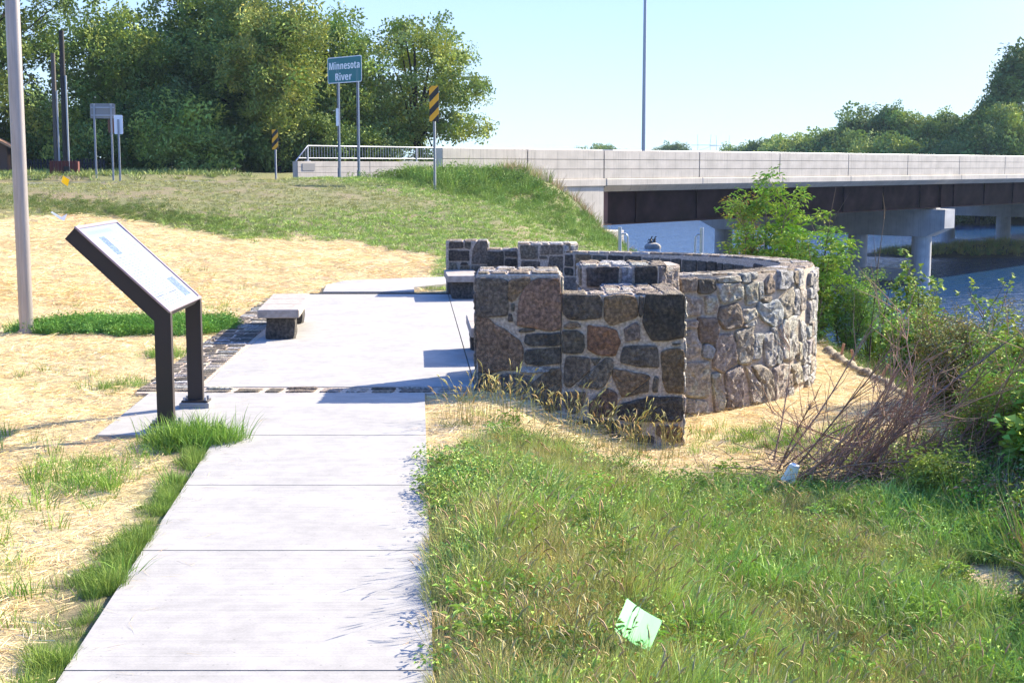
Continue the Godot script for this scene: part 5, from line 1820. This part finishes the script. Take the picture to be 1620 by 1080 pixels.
func trees():
	var c1 := leaf_clump(44, 0.46, 0.17, 0.6)
	var c2 := leaf_clump(40, 0.42, 0.15, 0.75)
	var c3 := leaf_clump(34, 0.40, 0.19, 0.45)
	var far := leaf_clump(56, 0.85, 0.32, 0.7)
	var deep := Color(0.125, 0.185, 0.055)
	var mid := Color(0.215, 0.295, 0.075)
	var lightg := Color(0.34, 0.42, 0.10)
	var yel := Color(0.35, 0.36, 0.09)
	var G := "trees along the far side of the road"
	make_tree("oak_tree", "dark oak like tree behind the pole at the left edge, cut by the frame", G, P(-21.4, 1.3, 59.0), 11.5, 3.9, 2.2, 62, 16, c2, deep, mid, 0.85)
	make_tree("leafy_tree", "rounded green tree right of the gap of sky behind the sign backs", G, P(-17.2, 1.3, 64.0), 7.3, 2.5, 0.8, 44, 16, c1, mid, lightg, 0.75)
	make_tree("leafy_tree", "tallest dense dark tree in the middle of the wood", G, P(-14.3, 1.3, 67.0), 9.2, 3.4, 0.8, 64, 17, c1, deep, mid, 0.85)
	make_tree("leafy_tree", "broad dark tree leaning forward of the tallest tree", G, P(-12.0, 1.3, 63.0), 8.3, 2.8, 0.6, 52, 17, c2, deep, mid, 0.8)
	make_tree("ash_tree", "tree with yellowing upper leaves left of the river sign", G, P(-9.9, 1.3, 60.5), 7.4, 2.0, 1.0, 44, 16, c3, mid, yel, 0.7, 0.6, 0.13)
	make_tree("leafy_tree", "slim green tree just behind the river sign", G, P(-8.4, 1.3, 66.0), 7.6, 1.7, 0.8, 36, 16, c1, mid, lightg, 0.65)
	make_tree("leafy_tree", "pale crowned tree showing between the oak and the wood", G, P(-18.6, 1.3, 70.0), 5.4, 2.0, 0.8, 30, 14, c1, mid, lightg, 0.7)
	make_tree("maple_tree", "open spreading maple lit from the right, above the railing", "", P(-4.35, 0.6, 68.0), 8.3, 3.2, 0.9, 60, 12, c2, mid, Color(0.46, 0.50, 0.12), 0.58, 0.42, 0.2)
	make_tree("maple_tree", "small green maple low behind the railing and the river sign", "", P(-6.6, 0.9, 70.0), 4.4, 1.9, 0.6, 28, 14, c2, mid, lightg, 0.6)
	# shaded understorey
	var k := 0
	var us := ["dark shrub filling the shade behind the shed", "dark shrub behind the picket fence", "bright leaved shrub low between the two bare poles", "dark shrub behind the red box", "dark shrub right of the sign backs", "pale leaved bush in a gap of the wood", "dark shrub below the tallest tree", "low dark shrub below the broad leaning tree", "shrub at the foot of the yellowing tree", "shrub behind the small striped marker", "low shrub at the start of the far barrier"]
	for s in [[-22.5, 60.5, 2.6, 1.6], [-20.2, 60.0, 3.4, 1.5], [-18.6, 59.5, 3.0, 1.2], [-17.0, 60.5, 3.6, 1.5], [-15.2, 60.5, 3.4, 1.5], [-13.6, 59.5, 3.2, 1.3], [-12.6, 61.0, 3.2, 1.5], [-11.0, 60.8, 2.9, 1.4], [-9.6, 62.0, 2.8, 1.3], [-8.2, 62.5, 2.4, 1.2], [-7.0, 64.0, 2.2, 1.2]]:
		var pale := k in [2, 5]
		var o = make_tree("shrub", us[k], "undergrowth shrubs under the trees", P(s[0], 1.25, s[1]), s[2], s[3], 0.1, 22, 13, c1, lightg if pale else deep, lightg if pale else mid, 0.55, 0.4, 0.05)
		o.set_meta("category", "shrub")
		k += 1
	# the far bank: from the tall trees at the right to low ones in the distance
	var F := "trees on the far river bank"
	var fs := [
		[1600, 145.0, 88, 46, "tall open crowned tree standing above all others on the far bank", deep, mid], [1590, 138.0, 172, 60, "light green tree in front of the tall far bank tree", mid, lightg], [1540, 150.0, 184, 50, "dark tree on the far bank left of the tall one", deep, mid],
		[1505, 152.0, 190, 46, "rounded dark green tree on the far bank, third from the tall one", deep, mid], [1468, 154.0, 182, 46, "yellow green tree on the far bank with a rounded top", mid, lightg], [1432, 156.0, 178, 44, "pale topped tree on the far bank beside the highest dark group", mid, lightg],
		[1402, 158.0, 174, 42, "dark tree at the crest of the middle group on the far bank", deep, mid], [1368, 160.0, 177, 42, "green tree at the left end of the middle group on the far bank", deep, mid], [1345, 150.0, 208, 40, "low tree below the left end of the middle group", mid, mid],
		[1318, 165.0, 206, 40, "low dark rounded tree on the far bank, left of the middle group", deep, mid], [1290, 170.0, 212, 40, "low bright green tree on the far bank", mid, lightg], [1262, 180.0, 218, 36, "low olive tree on the far bank", mid, lightg],
		[1235, 190.0, 224, 36, "small yellow green tree topping the parapet", lightg, lightg], [1205, 205.0, 228, 40, "small dark tree topping the parapet", deep, mid], [1170, 230.0, 233, 40, "tiny tree at the left end of the far bank", mid, mid],
		[1060, 300.0, 231, 34, "tiny distant tree alone above the parapet right of the lamp post", deep, mid], [945, 300.0, 231, 34, "tiny distant tree above the parapet left of the lamp post", mid, lightg],
		[1480, 140.0, 212, 52, "mid height tree in front on the far bank, below the rounded tops", deep, mid], [1420, 142.0, 214, 52, "bushy tree in front on the far bank below the crest", mid, mid], [1380, 146.0, 218, 46, "bushy pale tree in front below the middle group", mid, lightg], [1545, 136.0, 205, 52, "bushy dark tree in front beside the light green tree", deep, mid],
	]
	for s in fs:
		var Z: float = s[1]
		var X: float = (s[0] - 810.0) / 2250.0 * Z
		var top: float = 2.06 + (250.0 - s[2]) * Z / 2250.0
		var y0: float = gh(X, Z) if Z < 170 else -1.0
		y0 = clampf(y0, -3.8, 1.0)
		var r: float = s[3] * Z / 2250.0
		make_tree("far_tree", s[4], F, P(X, y0, Z), top - y0, r, (top - y0) * (0.42 if s[2] < 100 else 0.06), 34, 11, far, s[5], s[6], r * 0.26, 0.5, 0.2)
	for i in 12:
		var Z := 137.0 + rf(-3, 3) + (i % 3)
		var X := 26.0 + i * 2.6
		var q := road_rs(X, Z)
		while q.y < 105.5:
			Z += 0.5
			q = road_rs(X, Z)
		var o = make_tree("bank_shrub", "dark far waterline shrub under the bridge, %s along the shore from the left" % ["first", "second", "third", "fourth", "fifth", "sixth", "seventh", "eighth", "ninth", "tenth", "eleventh", "twelfth"][i], "shrubs at the far waterline", P(X, gh(X, Z) - 0.2, Z), rf(3.2, 4.6), 2.0, 0.1, 16, 10, far, deep, mid, 0.7, 0.4, 0.06)
		o.set_meta("category", "shrub")

# ============================================================ plants of the near bank
func twiggy(parent: Node, called: String, o: Vector3, d: Vector3, len_: float, r: float, col: Color, bend: Vector3, twigs: int, tips: Array = []):
	var mb := MB.new()
	mb.col = col
	var pts := []
	var rad := []
	var p := o
	var dir := d.normalized()
	var n := 7
	for i in n:
		pts.append(p); rad.append(r * (1.0 - 0.8 * i / (n - 1)))
		p += dir * len_ / (n - 1)
		dir = (dir + bend / n + Vector3(rf(-1, 1), rf(-1, 1), rf(-1, 1)) * 0.07).normalized()
	mb.tube(pts, rad, 5, false)
	for t in twigs:
		var k := rng.randi_range(1, n - 2)
		var a: Vector3 = (pts[k] as Vector3).lerp(pts[k + 1], rf(0, 1))
		var td := (dir + Vector3(rf(-1, 1), rf(-0.6, 1), rf(-1, 1)) * 0.9).normalized()
		var l := len_ * rf(0.12, 0.32)
		var e := a + td * l + Vector3(0, rf(-0.03, 0.05), 0)
		mb.tube([a, a.lerp(e, 0.5) + Vector3(rf(-1, 1), rf(-1, 1), rf(-1, 1)) * 0.02, e], [r * 0.38, r * 0.3, r * 0.12], 4, false)
		tips.append(e); tips.append(a.lerp(e, 0.5))
	tips.append(pts[n - 1])
	tips.append(pts[n - 2])
	part(mb.done(), called, M["stalk"], parent)

func bush(called: String, label: String, at: Vector3, h: float, spread: float, stems: int, twigs: int, leaves: ArrayMesh, per_tip: int, tone: Color, tone2: Color, stem_col := Color(0.12, 0.085, 0.055), jit := 0.06, category := "shrub", group := ""):
	var o := base(called, at)
	tag(o, label, category, group)
	var xf := []
	var cs := []
	for i in stems:
		var a := rf(0, TAU)
		var out := Vector3(cos(a), 0, sin(a))
		var tips := []
		twiggy(o, "stem", out * rf(0, spread * 0.35), Vector3.UP + out * rf(0.05, 0.6) * spread / h, h * rf(0.6, 1.0), 0.009 * h, stem_col, Vector3(0, 0.15, 0) + out * 0.2, twigs, tips)
		for t in tips:
			for k in per_tip:
				var p: Vector3 = t + Vector3(rng.randfn(), rng.randfn() * 0.8, rng.randfn()) * jit
				var s := rf(0.75, 1.25)
				xf.append(Transform3D(Basis(Vector3(rf(-0.3, 0.3), 1, rf(-0.3, 0.3)).normalized(), rf(0, TAU)).scaled(Vector3(s, s, s)), p))
				cs.append(tint(tone.lerp(tone2, pow(rf(0, 1), 1.5)), 0.2))
	if xf.size(): swarm(leaves, xf, cs, "foliage", M["leaf"], o)
	return o

func bank_plants():
	var ashy := leaf_clump(14, 0.09, 0.085, 0.36, 0.8)
	var heart := leaf_clump(5, 0.07, 0.085, 0.95, 0.8)
	var small := leaf_clump(14, 0.07, 0.042, 0.6, 0.9)
	var fine := leaf_clump(12, 0.08, 0.05, 0.3, 0.9)
	var bright := Color(0.20, 0.38, 0.06)
	var yellowg := Color(0.36, 0.46, 0.09)
	var olive := Color(0.21, 0.26, 0.085)
	var brown := Color(0.26, 0.18, 0.11)
	# behind the ring, at the right
	bush("ash_sapling", "bright green leafy sapling thicket behind the right side of the ring wall", P(3.8, -1.0, 21.9), 2.4, 0.75, 10, 9, ashy, 3, bright, yellowg, Color(0.16, 0.12, 0.08), 0.07)
	bush("ash_sapling", "bright green sapling crowding the outer edge of the ring wall", P(4.45, -1.1, 21.0), 2.25, 0.45, 7, 9, ashy, 3, bright, yellowg, Color(0.16, 0.12, 0.08), 0.07)
	bush("leafy_bush", "low bright bush against the outer right side of the ring wall", P(5.1, -1.1, 21.2), 1.5, 0.5, 8, 8, small, 3, bright, olive)
	bush("sapling", "slender sapling with orange tinged leaves above the ring wall", P(3.6, -0.9, 22.6), 2.6, 0.25, 2, 12, fine, 4, Color(0.28, 0.27, 0.05), Color(0.42, 0.22, 0.06), Color(0.16, 0.11, 0.08), 0.06)
	# dry stalks standing up
	var ks := [[4.5, 20.9, 2.4, 0.04, "tall dark dry stalk in the thicket beside the ring wall"], [4.35, 20.2, 1.6, -0.02, "shorter dry stalk in the thicket beside the ring wall"], [5.5, 21.7, 2.7, 0.03, "dry stalk standing against the bridge pier"], [7.2, 21.0, 3.3, 0.2, "leaning dry stalk with a split tip before the dark far piers"], [5.6, 21.6, 1.7, 0.06, "low dry stalk left of the heart leaved sapling"]]
	for s in ks:
		var k := base("dry_stalk", P(s[0], gh(s[0], s[1]) - 0.1, s[1]))
		tag(k, s[4], "stalk")
		twiggy(k, "stem", Vector3.ZERO, Vector3(s[3], 1, 0.0), s[2], 0.016, Color(0.085, 0.055, 0.04), Vector3(s[3], 0, 0), 2)
	bush("cottonwood_sapling", "young sapling with broad heart shaped leaves before the water", P(6.2, -1.9, 21.6), 2.15, 0.55, 6, 9, heart, 3, Color(0.16, 0.25, 0.05), yellowg, Color(0.12, 0.09, 0.06), 0.06)
	bush("cottonwood_sapling", "small heart leaved sapling around the leaning dry stalk", P(7.4, -2.5, 21.4), 2.55, 0.4, 3, 9, heart, 2, Color(0.18, 0.27, 0.06), yellowg, Color(0.12, 0.09, 0.06), 0.06)
	var spec := [
		[5.9, 22.6, 1.75, 0.6, small, 3, "shaded bush between the straw edge and the river, beside the stalks"], [7.0, 21.2, 2.0, 0.8, small, 3, "leafy bush right of the heart leaved sapling"], [5.5, 19.6, 1.15, 0.5, heart, 2, "low broad leaved bush at the end of the straw"],
		[6.3, 18.6, 1.7, 0.8, small, 3, "mixed bush behind the brush pile"], [7.4, 18.8, 2.3, 0.9, fine, 3, "dry brownish bush at the right edge below the water"], [5.5, 16.6, 1.25, 0.7, heart, 3, "green bush at the upper right of the brush pile"],
		[6.2, 15.6, 1.75, 0.8, small, 3, "dense green bush at the right edge beside the brush pile"], [5.2, 14.2, 1.15, 0.6, small, 4, "dark green bush behind the leaning branches"], [5.4, 13.0, 1.2, 0.6, ashy, 2, "bush with long leaves at the right edge"],
		[4.95, 13.6, 1.35, 0.6, small, 4, "tall leafy bush at the right edge, upper one above the brush pile"], [5.25, 14.6, 1.55, 0.6, heart, 3, "tall broad leaved bush at the right edge below the water"], [4.8, 12.6, 1.15, 0.6, ashy, 3, "tall long leaved bush at the right edge beside the pile"],
		[4.6, 11.6, 0.95, 0.55, fine, 3, "leafy bush at the right edge level with the pile foot"], [4.75, 15.4, 1.15, 0.5, small, 3, "leafy bush at the end of the erosion log"], [4.15, 10.9, 0.8, 0.5, heart, 3, "broad leaved bush at the right edge below the pile"],
		[4.0, 11.7, 0.8, 0.5, fine, 3, "dry brownish bush growing through the right side of the pile"], [3.35, 10.75, 0.35, 0.4, fine, 3, "low green bush growing in front of the pile"],
		[4.3, 10.5, 0.5, 0.5, small, 3, "green bush to the right of the brush pile foot"], [4.0, 9.6, 0.4, 0.4, small, 4, "low green bush above the scrap of bare straw"], [3.2, 7.6, 0.4, 0.4, small, 4, "low green bush below the scrap of bare straw"],
	]
	var n := 0
	for s in spec:
		bush("bank_bush", s[6], P(s[0], gh(s[0], s[1]) - 0.05, s[1]), s[2], s[3], 11, 8, s[4], s[5], bright if n % 3 != 1 else olive, yellowg if n % 2 == 0 else brown, Color(0.13, 0.09, 0.06), 0.07)
		n += 1
	# undergrowth nobody could count
	var weedy := [leafy_weed(70, 0.2, 0.5, 0.06, 0.5), tuft(20, 0.14, 0.25, 0.6, 0.006, 0.8, 0.35), leafy_weed(60, 0.18, 0.45, 0.035, 0.6)]
	var xf := [[], [], []]
	var cs := [[], [], []]
	for k in 6000:
		var Z := rf(7.0, 24.0)
		var X := bank_edge(Z) + rf(0.0, 4.4) if Z > 12.5 else rf(3.3, 6.0)
		if straw_here(X, Z) > 0.3 or X > Z * 0.42: continue
		if Z < 11.0 and X < 3.3: continue
		var i := rng.randi() % 3
		xf[i].append(up_at(X, Z, rf(0.45, 0.8) * (0.5 + (0.7 if Z > 16.0 else 1.3) * ss(0.0, 1.6, X - bank_edge(Z))) if Z > 12.5 else rf(0.5, 0.9)))
		var roll := rf(0, 1)
		cs[i].append(tint(olive if roll < 0.3 else bright if roll < 0.66 else brown * 1.3, 0.35))
	for i in 3: tag(swarm(weedy[i], xf[i], cs[i], "bank_undergrowth", M["leaf"]), "tangled weeds and dry stems covering the river bank", "weeds", "", "stuff")
	# dead brush pile
	var o := base("brush_pile", P(3.0, gh(3.0, 11.5), 11.5))
	tag(o, "pile of dead brown branches leaning right at the edge of the straw", "brush pile")
	for k in 58:
		var st := Vector3(rf(-0.85, 0.8), rf(-0.02, 0.15), rf(-0.35, 0.35))
		var d := Vector3(rf(0.1, 1.0), rf(0.15, 0.95), rf(-0.5, 0.3))
		if k > 46: d = Vector3(rf(-1.0, 1.0), rf(0.0, 0.15), rf(-0.3, 0.3))
		var gcol := rf(0.7, 1.4)
		twiggy(o, "branch", st, d, rf(0.7, 1.75) if k <= 46 else rf(0.6, 1.3), rf(0.005, 0.013), Color(0.22 * gcol, 0.13 * gcol, 0.085 * gcol), Vector3(rf(-0.6, 0.7), rf(-0.6, 0.8), rf(-0.5, 0.5)), 15)
	var th := MB.new()
	for k in 1100:
		var g := rf(0.6, 1.8)
		th.col = Color(0.22 * g, 0.15 * g, 0.11 * g)
		var p := Vector3(rng.randfn() * 0.6, absf(rng.randfn()) * 0.16, rng.randfn() * 0.28)
		var e := p + Vector3(rf(-1, 1), rf(-0.2, 0.6), rf(-0.7, 0.7)) * rf(0.1, 0.3)
		th.tube([p, p.lerp(e, 0.5) + Vector3(0, rf(-0.02, 0.03), 0), e], [0.0035, 0.003, 0.0012], 3, false)
	var tw := part(th.done(), "twigs", M["stalk"], o)
	tw.set_meta("kind", "stuff")
	# longer branches reaching up over the bushes at the right
	var o2 := base("fallen_branch", P(3.55, gh(3.55, 11.0), 11.0))
	tag(o2, "long thin dead branch rising from the brush pile towards the upper right", "branch")
	twiggy(o2, "stem", Vector3.ZERO, Vector3(1.0, 0.75, -0.4), 2.2, 0.018, Color(0.10, 0.07, 0.055), Vector3(0.1, 0.1, 0), 9)
	var o3 := base("fallen_branch", P(3.0, gh(3.0, 11.6), 11.6))
	tag(o3, "grey dead branch leaning steeply across the straw beside the brush pile", "branch")
	twiggy(o3, "stem", Vector3(-0.1, 0, 0), Vector3(0.75, 0.85, -0.2), 1.45, 0.026, Color(0.14, 0.11, 0.10), Vector3(0.2, 0.0, 0), 6)
	var o4 := base("fallen_branch", P(1.7, gh(1.7, 11.75) + 0.04, 11.75))
	tag(o4, "thin pale dead branch lying flat at the left end of the brush pile", "branch")
	twiggy(o4, "stem", Vector3.ZERO, Vector3(1.0, 0.02, 0.05), 0.85, 0.010, Color(0.34, 0.24, 0.16), Vector3.ZERO, 2)
